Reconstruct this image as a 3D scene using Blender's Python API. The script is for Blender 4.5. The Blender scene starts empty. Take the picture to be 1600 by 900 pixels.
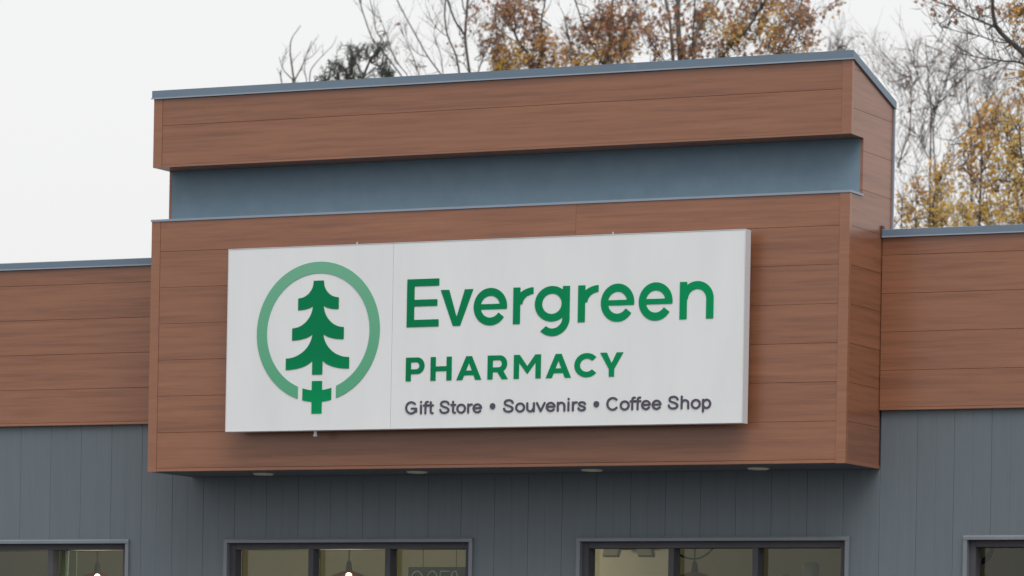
import bpy, bmesh, math, random
import numpy as np
from mathutils import Vector, Matrix

random.seed(11)
scene = bpy.context.scene
COL = scene.collection

# ------------------------------------------------------------------ camera
H0 = 3.23                       # height of the entrance fascia's underside above ground
CAM = Vector((14.5964, -24.0461, -1.6835 + H0))
YAW, ROLL, FPX, SHIFT = 0.4597, 0.0183, 6693.79, 700.0
_F = Vector((-math.sin(YAW), math.cos(YAW), 0))
_r = Vector((math.cos(YAW), math.sin(YAW), 0)); _u = Vector((0, 0, 1))
_R = math.cos(ROLL) * _r + math.sin(ROLL) * _u
_U = -math.sin(ROLL) * _r + math.cos(ROLL) * _u
cd = bpy.data.cameras.new('camera'); cam = bpy.data.objects.new('camera', cd); COL.objects.link(cam)
M4 = Matrix((( _R.x, _U.x, -_F.x, CAM.x), (_R.y, _U.y, -_F.y, CAM.y), (_R.z, _U.z, -_F.z, CAM.z), (0, 0, 0, 1)))
cam.matrix_world = M4
cd.sensor_width = 36; cd.lens = FPX * 36 / 1600; cd.shift_y = SHIFT / 1600
cd.clip_start = .5; cd.clip_end = 3000
cd.dof.use_dof = True; cd.dof.focus_distance = 26.5; cd.dof.aperture_fstop = 6.3
scene.camera = cam

# ------------------------------------------------------------------ sky, sun, exposure
SUN_EL, SUN_AZ = 56, -38        # degrees; azimuth: 0 = straight out in front of the facade, negative = to its right
w = bpy.data.worlds.new('World'); scene.world = w; w.use_nodes = True
nt = w.node_tree; nt.nodes.clear()
sky = nt.nodes.new('ShaderNodeTexSky'); sky.sky_type = 'NISHITA'; sky.sun_disc = False
sdir = Vector((math.sin(math.radians(-SUN_AZ)) * math.cos(math.radians(SUN_EL)), -math.cos(math.radians(SUN_AZ)) * math.cos(math.radians(SUN_EL)), math.sin(math.radians(SUN_EL))))
sky.sun_elevation = math.radians(SUN_EL); sky.sun_rotation = math.atan2(sdir.x, sdir.y)
sky.dust_density = 4; sky.air_density = 1.0
hs = nt.nodes.new('ShaderNodeHueSaturation'); hs.inputs['Saturation'].default_value = .15
bg1 = nt.nodes.new('ShaderNodeBackground'); bg1.inputs['Strength'].default_value = .05
bg2 = nt.nodes.new('ShaderNodeBackground'); bg2.inputs['Color'].default_value = (1, .997, .988, 1); bg2.inputs['Strength'].default_value = .71
ad = nt.nodes.new('ShaderNodeAddShader'); wo = nt.nodes.new('ShaderNodeOutputWorld')
nt.links.new(sky.outputs[0], hs.inputs['Color']); nt.links.new(hs.outputs[0], bg1.inputs['Color'])
nt.links.new(bg1.outputs[0], ad.inputs[0]); nt.links.new(bg2.outputs[0], ad.inputs[1]); nt.links.new(ad.outputs[0], wo.inputs['Surface'])
sl = bpy.data.lights.new('sun', 'SUN'); sl.energy = 1.5; sl.angle = math.radians(45); sl.color = (1, .98, .95)
so = bpy.data.objects.new('sun', sl); COL.objects.link(so)
so.rotation_euler = (-sdir).to_track_quat('-Z', 'Y').to_euler()
scene.view_settings.view_transform = 'Standard'; scene.view_settings.look = 'None'
scene.view_settings.exposure = 0.0; scene.view_settings.gamma = 1

# ------------------------------------------------------------------ helpers
def ray(u, v):
    return _F + (u - 800) / FPX * _R - (v - 450 - SHIFT) / FPX * _U
def P(u, v, Y):                 # where the sight line through pixel (u,v) meets the plane y = Y
    d = ray(u, v); return CAM + d * ((Y - CAM.y) / d.y)
def PZ(u, v, Z):
    d = ray(u, v); return CAM + d * ((Z - CAM.z) / d.z)

def empty(name, loc=(0, 0, 0)):
    o = bpy.data.objects.new(name, None); COL.objects.link(o); o.location = loc; return o
def tag(o, label=None, cat=None, group=None, kind=None):
    if label: o['label'] = label
    if cat: o['category'] = cat
    if group: o['group'] = group
    if kind: o['kind'] = kind
    return o
def link(name, me, mat=None, parent=None, loc=None, rot=None):
    o = bpy.data.objects.new(name, me); COL.objects.link(o)
    if mat is not None and not me.materials:
        for m in (mat if isinstance(mat, (list, tuple)) else [mat]): me.materials.append(m)
    if loc is not None: o.location = loc
    if rot is not None: o.rotation_euler = rot
    if parent is not None:
        o.parent = parent
        base = Vector((0, 0, 0)); q = parent
        while q is not None:
            base += q.location; q = q.parent
        o.location = Vector(o.location) - base
    return o

class MB:
    def __init__(s): s.v = []; s.f = []; s.m = []
    def add(s, vs, fs, mi=0):
        n = len(s.v); s.v += [tuple(a) for a in vs]; s.f += [tuple(i + n for i in f) for f in fs]; s.m += [mi] * len(fs)
    def box(s, a, b, mi=0, c=0):
        x0, y0, z0 = a; x1, y1, z1 = b
        if c > 0:
            bm = bmesh.new(); bmesh.ops.create_cube(bm, size=1)
            for q in bm.verts: q.co = Vector(((x0 + x1) / 2 + q.co.x * (x1 - x0), (y0 + y1) / 2 + q.co.y * (y1 - y0), (z0 + z1) / 2 + q.co.z * (z1 - z0)))
            bmesh.ops.bevel(bm, geom=bm.edges[:] , offset=c, segments=1, affect='EDGES', profile=.5)
            bm.verts.index_update(); s.add([q.co for q in bm.verts], [[q.index for q in f.verts] for f in bm.faces], mi); bm.free(); return
        s.add([(x0, y0, z0), (x1, y0, z0), (x1, y1, z0), (x0, y1, z0), (x0, y0, z1), (x1, y0, z1), (x1, y1, z1), (x0, y1, z1)],
              [(0, 3, 2, 1), (4, 5, 6, 7), (0, 1, 5, 4), (1, 2, 6, 5), (2, 3, 7, 6), (3, 0, 4, 7)], mi)
    def prism(s, poly, axis, a, b, mi=0):
        """polygon in the two other axes (in x,y,z order) extruded from a to b"""
        n = len(poly)
        def mk(p, t): return {'x': (t, p[0], p[1]), 'y': (p[0], t, p[1]), 'z': (p[0], p[1], t)}[axis]
        vs = [mk(p, a) for p in poly] + [mk(p, b) for p in poly]
        ar = sum(poly[i][0] * poly[(i + 1) % n][1] - poly[(i + 1) % n][0] * poly[i][1] for i in range(n))
        flip = (ar < 0) ^ (axis == 'y') ^ (b < a)
        fs = [tuple(reversed(range(n))), tuple(range(n, 2 * n))] + [(i, (i + 1) % n, n + (i + 1) % n, n + i) for i in range(n)]
        if flip: fs = [tuple(reversed(f)) for f in fs]
        s.add(vs, fs, mi)
    def tube(s, pts, rad, k=6, mi=0, cap=True):
        pts = [Vector(p) for p in pts]; n = len(pts)
        if not isinstance(rad, (list, tuple)): rad = [rad] * n
        vs = []; up = Vector((.31, .77, .55)).normalized()
        for i, p in enumerate(pts):
            t = pts[min(i + 1, n - 1)] - pts[max(i - 1, 0)]
            if t.length < 1e-9: t = Vector((0, 0, 1))
            t.normalize(); a = t.cross(up)
            if a.length < .05: a = t.cross(Vector((1, 0, 0)))
            a.normalize(); b = t.cross(a); up = b if False else up
            for j in range(k):
                an = 2 * math.pi * j / k; vs.append(p + (a * math.cos(an) + b * math.sin(an)) * rad[i])
        fs = [(i * k + j, i * k + (j + 1) % k, (i + 1) * k + (j + 1) % k, (i + 1) * k + j) for i in range(n - 1) for j in range(k)]
        if cap: fs += [tuple(reversed(range(k))), tuple(range((n - 1) * k, n * k))]
        s.add(vs, fs, mi)
    def lathe(s, prof, c, k=24, mi=0, closed=False):
        vs = []; n = len(prof)
        for r, z in prof:
            for j in range(k):
                an = 2 * math.pi * j / k; vs.append((c[0] + r * math.cos(an), c[1] + r * math.sin(an), c[2] + z))
        s.add(vs, [(i * k + j, i * k + (j + 1) % k, (i + 1) * k + (j + 1) % k, (i + 1) * k + j) for i in range(n - 1) for j in range(k)], mi)
    def mesh(s, name):
        me = bpy.data.meshes.new(name); me.from_pydata(s.v, [], s.f)
        if any(s.m): me.polygons.foreach_set('material_index', s.m)
        me.update(); return me
    def build(s, name, mat, parent=None, loc=(0, 0, 0), smooth=False):
        """vertices are given in world metres; the object's origin is put at loc"""
        L = Vector(loc); s.v = [tuple(Vector(q) - L) for q in s.v]
        me = s.mesh(name)
        if smooth: me.polygons.foreach_set('use_smooth', [True] * len(me.polygons))
        return link(name, me, mat, parent, loc)

# ------------------------------------------------------------------ materials
def srgb(r, g, b):
    f = lambda c: (c / 255 / 12.92) if c <= 10 else ((c / 255 + .055) / 1.055) ** 2.4
    return (f(r), f(g), f(b), 1)
def base(name, col, rough=.5, metal=0, spec=.5):
    m = bpy.data.materials.new(name); m.use_nodes = True; b = m.node_tree.nodes['Principled BSDF']
    b.inputs['Base Color'].default_value = (*col[:3], 1); b.inputs['Roughness'].default_value = rough
    b.inputs['Metallic'].default_value = metal; b.inputs['Specular IOR Level'].default_value = spec
    return m, m.node_tree, b
def noisy(name, c0, c1, scale=(1, 1, 1), nscale=5, detail=6, rough=.5, bump=0, bdist=.002, spec=.5, per_object=0.0, lo=.3, hi=.7, metal=0, c2=None):
    m, t, b = base(name, c0, rough, metal, spec); N = t.nodes; L = t.links
    tc = N.new('ShaderNodeTexCoord'); mp = N.new('ShaderNodeMapping'); mp.inputs['Scale'].default_value = scale
    oi = N.new('ShaderNodeObjectInfo'); mu = N.new('ShaderNodeVectorMath'); mu.operation = 'SCALE'; mu.inputs[0].default_value = (37, 17, 53)
    L.new(oi.outputs['Random'], mu.inputs['Scale'])
    va = N.new('ShaderNodeVectorMath'); L.new(tc.outputs['Object'], va.inputs[0]); L.new(mu.outputs[0], va.inputs[1])
    L.new(va.outputs[0], mp.inputs['Vector'])
    no = N.new('ShaderNodeTexNoise'); no.inputs['Scale'].default_value = nscale; no.inputs['Detail'].default_value = detail; no.inputs['Roughness'].default_value = .62
    L.new(mp.outputs[0], no.inputs['Vector'])
    cr = N.new('ShaderNodeValToRGB'); cr.color_ramp.elements[0].position = lo; cr.color_ramp.elements[1].position = hi
    cr.color_ramp.elements[0].color = (*c0[:3], 1); cr.color_ramp.elements[1].color = (*c1[:3], 1)
    if c2 is not None:
        e = cr.color_ramp.elements.new((lo + hi) / 2); e.color = (*c2[:3], 1)
    L.new(no.outputs['Fac'], cr.inputs['Fac']); out = cr.outputs['Color']
    if per_object:
        h = N.new('ShaderNodeHueSaturation'); mr = N.new('ShaderNodeMapRange')
        mr.inputs['To Min'].default_value = 1 - per_object; mr.inputs['To Max'].default_value = 1 + per_object
        L.new(oi.outputs['Random'], mr.inputs['Value']); L.new(mr.outputs[0], h.inputs['Value']); L.new(out, h.inputs['Color']); out = h.outputs['Color']
    L.new(out, b.inputs['Base Color'])
    if bump:
        bp = N.new('ShaderNodeBump'); bp.inputs['Strength'].default_value = bump; bp.inputs['Distance'].default_value = bdist
        L.new(no.outputs['Fac'], bp.inputs['Height']); L.new(bp.outputs[0], b.inputs['Normal'])
    return m

M = {}
def wood_mat(name, d, mid, li, per):
    """printed wood grain on smooth cladding: long streaks, a wide slow tone drift and fine fibres"""
    m = noisy(name, d, li, scale=(.55, 1, 13), nscale=2.2, detail=7, rough=.27, bump=.05, bdist=.001, spec=.6, per_object=per, lo=.25, hi=.78, c2=mid)
    t = m.node_tree; N = t.nodes; L = t.links; b = N['Principled BSDF']
    src = b.inputs['Base Color'].links[0].from_socket
    vec = [n for n in N if n.type == 'VECT_MATH' and n.operation == 'ADD'][0]
    mp = N.new('ShaderNodeMapping'); mp.inputs['Scale'].default_value = (2.5, 1, 120); L.new(vec.outputs[0], mp.inputs['Vector'])
    n2 = N.new('ShaderNodeTexNoise'); n2.inputs['Scale'].default_value = 2; n2.inputs['Detail'].default_value = 3; L.new(mp.outputs[0], n2.inputs['Vector'])
    mr = N.new('ShaderNodeMapRange'); mr.inputs['From Min'].default_value = .3; mr.inputs['From Max'].default_value = .7
    mr.inputs['To Min'].default_value = .92; mr.inputs['To Max'].default_value = 1.06; L.new(n2.outputs['Fac'], mr.inputs['Value'])
    h = N.new('ShaderNodeHueSaturation'); L.new(mr.outputs[0], h.inputs['Value']); L.new(src, h.inputs['Color']); L.new(h.outputs[0], b.inputs['Base Color'])
    return m
WD, WM, WL = (.175, .071, .04), (.258, .107, .058), (.305, .13, .072)
M['wood'] = wood_mat('wood_cladding', WD, WM, WL, .04)
M['wood_trim'] = wood_mat('wood_trim', (.24, .1, .055), (.272, .115, .063), (.3, .129, .071), .02)
M['wood_dark'], _, _ = base('backing_membrane', (.09, .045, .03), .8)
M['board'] = noisy('grey_board', (.118, .143, .163), (.13, .156, .177), scale=(9, 9, .6), nscale=3, detail=6, rough=.5, bump=.1, bdist=.001, spec=.35, per_object=.025)
M['stucco'] = noisy('blue_grey_stucco', (.16, .232, .292), (.185, .262, .325), nscale=9, detail=9, rough=.8, bump=.5, bdist=.004, spec=.25)
M['coping'] = noisy('coping_metal', (.125, .175, .235), (.15, .205, .27), scale=(.3, 1, 3), nscale=2, detail=5, rough=.38, spec=.5, bump=.06, bdist=.004)
M['hem'], _, _ = base('coping_hem', (.28, .33, .4), .35)
M['flash'], _, _ = base('flashing_metal', (.26, .31, .38), .35, .3)
M['soffit'] = noisy('soffit_panel', (.06, .066, .082), (.075, .08, .098), nscale=4, rough=.6)
M['trim'] = noisy('window_trim', (.15, .17, .195), (.18, .2, .225), scale=(1, 1, 1), nscale=4, rough=.38, spec=.5)
M['frame'] = noisy('window_frame', (.066, .066, .077), (.082, .082, .094), nscale=6, rough=.75, spec=.2)
M['roof'] = noisy('roof_membrane', (.2, .2, .2), (.28, .28, .28), nscale=3, rough=.9)
M['core'], _, _ = base('wall_core', (.1, .115, .13), .9)
M['lens'], _, _ = base('downlight_lens', (.6, .57, .44), .35)
M['ring'], _, _ = base('downlight_trim', (.5, .48, .38), .4)
M['sign'] = noisy('sign_face', (.70, .715, .73), (.76, .772, .785), scale=(1, 1, .25), nscale=2.5, detail=5, rough=.42, spec=.4)
M['sign_side'], _, _ = base('sign_return', (.62, .63, .66), .4)
M['seam'], _, _ = base('panel_seam', (.48, .49, .5), .6)
M['steel'], _, _ = base('galvanised', (.5, .5, .5), .4, .7)
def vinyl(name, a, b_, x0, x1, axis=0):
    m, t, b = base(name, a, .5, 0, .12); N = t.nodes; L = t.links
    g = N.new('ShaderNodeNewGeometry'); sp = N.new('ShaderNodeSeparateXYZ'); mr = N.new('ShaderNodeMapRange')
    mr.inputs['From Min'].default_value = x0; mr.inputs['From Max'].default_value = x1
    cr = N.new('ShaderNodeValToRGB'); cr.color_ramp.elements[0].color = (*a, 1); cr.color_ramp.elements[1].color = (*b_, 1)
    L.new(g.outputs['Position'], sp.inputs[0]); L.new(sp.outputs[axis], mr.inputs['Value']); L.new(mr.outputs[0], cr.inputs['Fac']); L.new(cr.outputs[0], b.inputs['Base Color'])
    return m
M['green'] = vinyl('green_vinyl', (.0, .18, .068), (.0, .275, .098), 1.9, 4.2)
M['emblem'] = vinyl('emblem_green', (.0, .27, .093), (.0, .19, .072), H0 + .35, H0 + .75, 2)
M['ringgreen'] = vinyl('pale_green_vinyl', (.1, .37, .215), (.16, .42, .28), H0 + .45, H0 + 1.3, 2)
M['text'], _, _ = base('grey_vinyl', (.07, .06, .095), .5)
M['asphalt'] = noisy('asphalt', (.04, .04, .042), (.065, .065, .066), nscale=30, detail=8, rough=.9)
M['concrete'] = noisy('concrete', (.3, .3, .29), (.4, .39, .37), nscale=6, detail=8, rough=.85)
M['grass'] = noisy('lawn', (.05, .07, .02), (.09, .1, .035), nscale=8, detail=8, rough=.9)
M['room'] = noisy('room_paint', (.2, .195, .14), (.23, .225, .16), nscale=2, rough=.8)
M['roomlight'] = noisy('pale_wall_paint', (.74, .725, .645), (.8, .785, .705), nscale=2, rough=.8)
M['ceil'], _, _ = base('ceiling_paint', (.5, .5, .44), .9)
M['floor'] = noisy('room_floor', (.18, .14, .1), (.25, .2, .15), nscale=5, rough=.4)
M['copper'], _, _ = base('copper', (.42, .14, .05), .4, .3)
M['blackmetal'], _, _ = base('black_metal', (.03, .03, .025), .45)
M['cloth'] = noisy('curtain_cloth', (.45, .5, .44), (.55, .6, .53), nscale=9, rough=.9)
M['greencloth'] = noisy('green_cloth', (.14, .2, .06), (.2, .26, .08), nscale=9, rough=.9)
M['panel'], _, _ = base('sign_backing', (.022, .034, .02), .6)
M['tubeglass'], _, _ = base('unlit_tube', (.62, .72, .62), .3)
M['ceramic'], _, _ = base('white_ceramic', (.74, .77, .7), .35)
M['plastic'], _, _ = base('grey_plastic', (.36, .36, .3), .5)
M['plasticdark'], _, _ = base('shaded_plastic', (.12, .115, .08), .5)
M['shelf'] = noisy('shelf_wood', (.1, .065, .035), (.15, .1, .055), scale=(1, 1, 8), nscale=3, rough=.5)
def emit(name, col, s):
    m, t, b = base(name, col, .5); b.inputs['Emission Color'].default_value = (*col, 1); b.inputs['Emission Strength'].default_value = s; return m
M['bulb'] = emit('lit_bulb', (1, .62, .32), 9)
def glass():
    m = bpy.data.materials.new('window_glass'); m.use_nodes = True; t = m.node_tree; N = t.nodes; L = t.links; N.clear()
    fr = N.new('ShaderNodeFresnel'); fr.inputs['IOR'].default_value = 1.5
    mu = N.new('ShaderNodeMath'); mu.operation = 'MULTIPLY'; mu.inputs[1].default_value = 1.0; L.new(fr.outputs[0], mu.inputs[0])
    tr = N.new('ShaderNodeBsdfTransparent'); tr.inputs['Color'].default_value = (.82, .86, .8, 1)
    gl = N.new('ShaderNodeBsdfGlossy'); gl.inputs['Roughness'].default_value = .02
    mx = N.new('ShaderNodeMixShader'); L.new(mu.outputs[0], mx.inputs['Fac']); L.new(tr.outputs[0], mx.inputs[1]); L.new(gl.outputs[0], mx.inputs[2])
    o = N.new('ShaderNodeOutputMaterial'); L.new(mx.outputs[0], o.inputs['Surface']); return m
M['glass'] = glass()
def leaf(name, col, var=.25):
    m, t, b = base(name, col, .6, 0, .2); N = t.nodes; L = t.links
    g = N.new('ShaderNodeNewGeometry'); no = N.new('ShaderNodeTexWhiteNoise'); L.new(g.outputs['Random Per Island'], no.inputs['Vector']) if False else None
    h = N.new('ShaderNodeHueSaturation'); h.inputs['Color'].default_value = (*col, 1)
    mr = N.new('ShaderNodeMapRange'); mr.inputs['To Min'].default_value = 1 - var; mr.inputs['To Max'].default_value = 1 + var
    L.new(g.outputs['Random Per Island'], mr.inputs['Value']); L.new(mr.outputs[0], h.inputs['Value']); L.new(h.outputs[0], b.inputs['Base Color'])
    tl = N.new('ShaderNodeBsdfTranslucent'); L.new(h.outputs[0], tl.inputs['Color']); mx = N.new('ShaderNodeMixShader'); mx.inputs['Fac'].default_value = .6
    o = N['Material Output']; L.new(b.outputs[0], mx.inputs[1]); L.new(tl.outputs[0], mx.inputs[2]); L.new(mx.outputs[0], o.inputs['Surface']); return m
M['bark'] = noisy('grey_bark', (.1, .092, .09), (.16, .146, .14), nscale=12, rough=.85)
M['bark_brown'] = noisy('brown_bark', (.085, .064, .054), (.14, .108, .09), nscale=12, rough=.85)
M['bark_dark'] = noisy('dark_bark', (.055, .048, .047), (.1, .088, .085), nscale=12, rough=.85)
M['leaf_brown'] = leaf('leaf_brown', (.54, .29, .2)); M['leaf_orange'] = leaf('leaf_orange', (.7, .4, .18))
M['leaf_gold'] = leaf('leaf_gold', (.84, .53, .15)); M['leaf_yellow'] = leaf('leaf_yellow', (.92, .64, .19)); M['leaf_rust'] = leaf('leaf_rust', (.36, .22, .165))
M['needle'] = leaf('needle', (.13, .15, .13), .35)

# ------------------------------------------------------------------ ground
g = MB(); g.box((-400, -400, -.5), (400, 400, -.13)); tag(g.build('ground', M['asphalt']), kind='structure')
g = MB(); g.box((-6, -1.9, -.128), (11, .56, -.004), c=.015); tag(g.build('pavement', M['concrete']), kind='structure')
g = MB(); g.box((-60, 11.0, -.126), (60, 120, -.03)); tag(g.build('lawn', M['grass']), kind='structure')

# ------------------------------------------------------------------ the building
W = 4.9; Z1, ZU0, ZU1, ZU2 = 1.642, 2.0005, 2.4401, 2.4874
DR, D, DW, DG = .2045, .70, .536, .565
ZWC, ZWB = 1.4692, .3588
XL, XR, YB = -5.2, 10.2, 10.5
bld = empty('pharmacy_building', (0, DG, 0))
tag(bld, 'low shop building with brown wood cladding, grey boards and raised entrance fascia', 'building')
Zs = lambda z: z + H0
CACHE = {}
def plank(L, h, parent, loc, rotz=0, mat=None, name='plank'):
    """one cladding plank: chamfered strip, length along its own x, face towards its own -y"""
    k = (round(L, 3), round(h, 3), name)
    if k not in CACHE:
        b = MB(); b.box((.0004, 0, .0006), (L - .0004, .018, h - .0006), c=.0014); me = b.mesh(name); me.materials.append(mat or M['wood']); CACHE[k] = me
    return link(name, CACHE[k], None, parent, loc, (0, 0, rotz))

# --- entrance fascia: the lower projecting box
fas = MB(); fas.box((.02, .0185, Zs(.012)), (W - .02, D - .03, Zs(Z1 - .003)))
fascia = fas.build('entrance_fascia', M['wood_dark'], bld, (0, 0, H0))
TW = .062
rows = [0.022, .2555, .493, .729, .966, 1.203, 1.438, Z1]
for i in range(7):
    h = rows[i + 1] - rows[i]
    if i == 6:
        xj = P(900, 330, 0).x
        plank(xj - TW, h, fascia, (TW, 0, Zs(rows[i]))); plank(W - TW - xj, h, fascia, (xj, 0, Zs(rows[i])))
    else:
        plank(W - 2 * TW, h, fascia, (TW, 0, Zs(rows[i])))
def corner(x, sx, z0, z1, parent, name='corner_trim', d=.03):
    b = MB(); e = .003
    poly = [(x + sx * e, -e), (x - sx * TW, -e), (x - sx * TW, .018), (x - sx * .018, .018), (x - sx * .018, d), (x + sx * e, d)]
    b.prism(poly, 'z', Zs(z0), Zs(z1)); b.build(name, M['wood_trim'], parent, (x, 0, Zs(z0)))
corner(0, -1, 0, Z1, fascia); corner(W, 1, 0, Z1, fascia)
b = MB(); b.box((TW + .001, -.005, Zs(.001)), (W - TW - .001, .018, Zs(.021)), c=.002); b.build('bottom_trim', M['wood_trim'], fascia, (0, 0, H0))
b = MB(); b.box((.01, .019, Zs(0.0)), (W - .01, DG + .0, Zs(.0115))); soff = b.build('soffit', M['soffit'], fascia, (0, 0, H0))
# flashing on the ledge
b = MB(); b.box((-.008, -.008, Zs(Z1 + .001)), (W + .008, DR - .001, Zs(Z1 + .007))); b.box((-.008, -.008, Zs(Z1 - .007)), (W + .008, -.0045, Zs(Z1 + .0009)))
b.box((W + .0045, -.0044, Zs(Z1 - .007)), (W + .008, DR - .001, Zs(Z1 + .0009)))
b.build('flashing', M['flash'], fascia, (0, 0, Zs(Z1)))
# --- recessed stucco band
b = MB(); b.box((.0185, DR + .0005, Zs(Z1 + .008)), (W - .0185, D - .03, Zs(ZU0 - .012))); b.build('stucco_band', M['stucco'], bld, (0, DR, Zs(Z1)))
# --- upper band with its sloping top
SL = lambda y: (2.235 - ZU1) / D * y          # fall of the parapet side towards the back
up = MB(); up.prism([(.0185, Zs(ZU0 + .002)), (D - .03, Zs(ZU0 + .002)), (D - .03, Zs(ZU1 + SL(D) - .004)), (.0185, Zs(ZU1 - .008))], 'x', .02, W - .02)
upper = up.build('upper_band', M['wood_dark'], bld, (0, 0, Zs(ZU0)))
b = MB(); b.box((.0185, .0185, Zs(ZU0 - .011)), (W - .0185, DR + .01, Zs(ZU0 + .001))); b.build('underside_panel', M['wood_trim'], upper, (0, 0, Zs(ZU0)))
ju = 2.262
plank(W - 2 * TW, ju - ZU0 - .002, upper, (TW, 0, Zs(ZU0 + .002))); plank(W - 2 * TW, ZU1 - ju, upper, (TW, 0, Zs(ju)))
corner(0, -1, ZU0 - .011, ZU1 + .002, upper); corner(W, 1, ZU0 - .011, ZU1 + .002, upper)
b = MB(); b.box((TW + .001, -.001, Zs(ZU0 - .011)), (W - TW - .001, .018, Zs(ZU0 + .0025))); b.build('bottom_trim', M['wood_trim'], upper, (0, 0, Zs(ZU0)))
# coping of the tower: sloping slab with a bright hem
def slab(x0, x1, y0, y1, t0, t1, name, mat, parent):
    b = MB(); b.prism([(y0, Zs(ZU2 + SL(y0) - t1)), (y1, Zs(ZU2 + SL(y1) - t1)), (y1, Zs(ZU2 + SL(y1) - t0)), (y0, Zs(ZU2 + SL(y0) - t0))], 'x', x0, x1)
    return b.build(name, mat, parent, (0, 0, Zs(ZU2)))
cop = slab(-.013, W + .013, -.014, D + .012, 0, .047, 'coping', M['coping'], upper)
b = MB(); b.box((-.018, -.0185, Zs(ZU1 - .004)), (W + .0175, -.0142, Zs(ZU1 + .004))); b.build('hem', M['hem'], cop, (0, 0, Zs(ZU1)))
for xs in (1.7, 3.45):
    b = MB(); b.box((xs - .03, -.0155, Zs(ZU1 + .005)), (xs + .03, -.0143, Zs(ZU2 - .002))); b.build('coping_joint', M['coping'], cop, (xs, 0, Zs(ZU1)))
# --- side cladding of the tower
def side(x, sx):
    js = [.022] + [.255 + .2365 * k for k in range(10)]
    top = lambda y: ZU1 + SL(y) - .002
    Y0, Y1 = .031, D - .012
    par = MB(); par.box((min(x - sx * .03, x - sx * .019), DR + .02, Zs(.02)), (max(x - sx * .03, x - sx * .019), D - .031, Zs(2.19)))
    sp = par.build('side_cladding', M['wood_dark'], bld, (x, 0, H0))
    for i in range(len(js)):
        z0 = js[i] + .001; z1 = (js[i + 1] if i + 1 < len(js) else 9) - .001
        y1 = Y1 if z1 > ZWC else DW + .02
        zt0 = min(z1, top(Y0)); zt1 = min(z1, top(y1))
        if zt1 <= z0 and zt0 <= z0: continue
        n0, n1 = Z1 - .001, ZU0 - .011
        pts = []
        def ystart(z): return DR if n0 < z < n1 else Y0
        # left boundary from bottom to top with the notch
        L = [(ystart(z0 + 1e-4), z0)]
        for zc, before, after in ((n0, Y0, DR), (n1, DR, Y0)):
            if z0 < zc < zt0: L += [(before, zc), (after, zc)]
        L += [(ystart(zt0 - 1e-4), zt0)]
        if zt1 < z0:      # wedge cut by the slope
            yc = (z0 - ZU1 + .002) / ((2.235 - ZU1) / D); R_ = [(yc, z0)]
        else:
            R_ = [(y1, zt1), (y1, z0)]
            if zt1 < z1 <= top(Y0): pass
            if zt1 < z1 and zt0 == z1:
                yc = (z1 - ZU1 + .002) / ((2.235 - ZU1) / D); R_ = [(yc, z1)] + R_
        poly = L + R_
        b = MB(); b.prism([(a, Zs(c)) for a, c in poly], 'x', x - sx * .018, x); ob = b.build('plank', M['wood_side'], sp, (x, 0, Zs(z0)))
    b = MB(); a0, a1 = sorted((x - sx * .018, x + sx * .002)); b.box((a0, .0305, Zs(.0005)), (a1, DG - .001, Zs(.0225))); b.build('bottom_trim', M['wood_trim'], sp, (x, 0, H0))
    b = MB(); a0, a1 = sorted((x - sx * .018, x + sx * .010)); b.box((a0, D - .011, Zs(ZWC - .2)), (a1, D + .006, Zs(ZU1 + SL(D) - .0))); b.build('edge_trim', M['flash'], sp, (x, D, Zs(ZWC)))
M['wood_side'] = wood_mat('wood_cladding_side', WD, WM, WL, .07)
for n in M['wood_side'].node_tree.nodes:
    if n.type == 'MAPPING': s_ = n.inputs['Scale'].default_value; n.inputs['Scale'].default_value = (1, s_[0], s_[2])
side(W, 1); side(0, -1)

# --- downlights in the soffit
for u, v in ((412, 740), (652, 737), (925, 734), (1185, 731.5)):
    p = PZ(u, v, H0); b = MB()
    b.lathe([(.05, -.001), (.05, -.008), (.058, -.0095), (.066, -.006), (.07, .0)], p, 28)
    dl = b.build('downlight', M['ring'], soff, p, True)
    b = MB(); b.lathe([(.0005, -.0075), (.03, -.007), (.0495, -.005)], p, 28); b.build('lens', M['lens'], dl, p, True)

# --- wings
for x0, x1, nm in ((XL, -.004, 'parapet_band'), (W + .004, XR, 'parapet_band')):
    b = MB(); b.box((x0, DW + .0185, Zs(ZWB + .002)), (x1, DW + .3, Zs(ZWC - .048))); band = b.build(nm, M['wood_dark'], bld, (x0, DW, Zs(ZWB)))
    js = [ZWB + .018, .603, .839, 1.075, 1.311, ZWC - .047]
    half = (x0 + x1) / 2 + (1.2 if x0 > 0 else -1.2)
    for i in range(5):
        for a, c in ((x0, half), (half, x1)): plank(c - a, js[i + 1] - js[i], band, (a, DW, Zs(js[i])))
    b = MB(); b.box((x0, DW - .004, Zs(ZWB)), (x1, DW + .018, Zs(ZWB + .0175)), c=.002); b.build('bottom_trim', M['wood_trim'], band, (x0, DW, Zs(ZWB)))
    b = MB(); b.box((x0, DW - .016, Zs(ZWC - .046)), (x1, DW + .33, Zs(ZWC)), c=.003); cp = b.build('coping', M['coping'], band, (x0, DW, Zs(ZWC)))
    b = MB(); b.box((x0, DW - .0205, Zs(ZWC - .050)), (x1, DW - .0165, Zs(ZWC - .042))); b.build('hem', M['hem'], cp, (x0, DW, Zs(ZWC)))
    if x0 > 0:
        b = MB(); b.box((x0, DW - .0225, Zs(ZWC - .052)), (x0 + .005, DW + .02, Zs(ZWC + .024))); b.build('end_flashing', M['frame'], cp, (x0, DW, Zs(ZWC)))
        xs = 5.62; b = MB(); b.box((xs - .05, DW - .0175, Zs(ZWC - .041)), (xs + .05, DW - .0162, Zs(ZWC - .001))); b.build('coping_joint', M['coping'], cp, (xs, DW, Zs(ZWC)))

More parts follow.
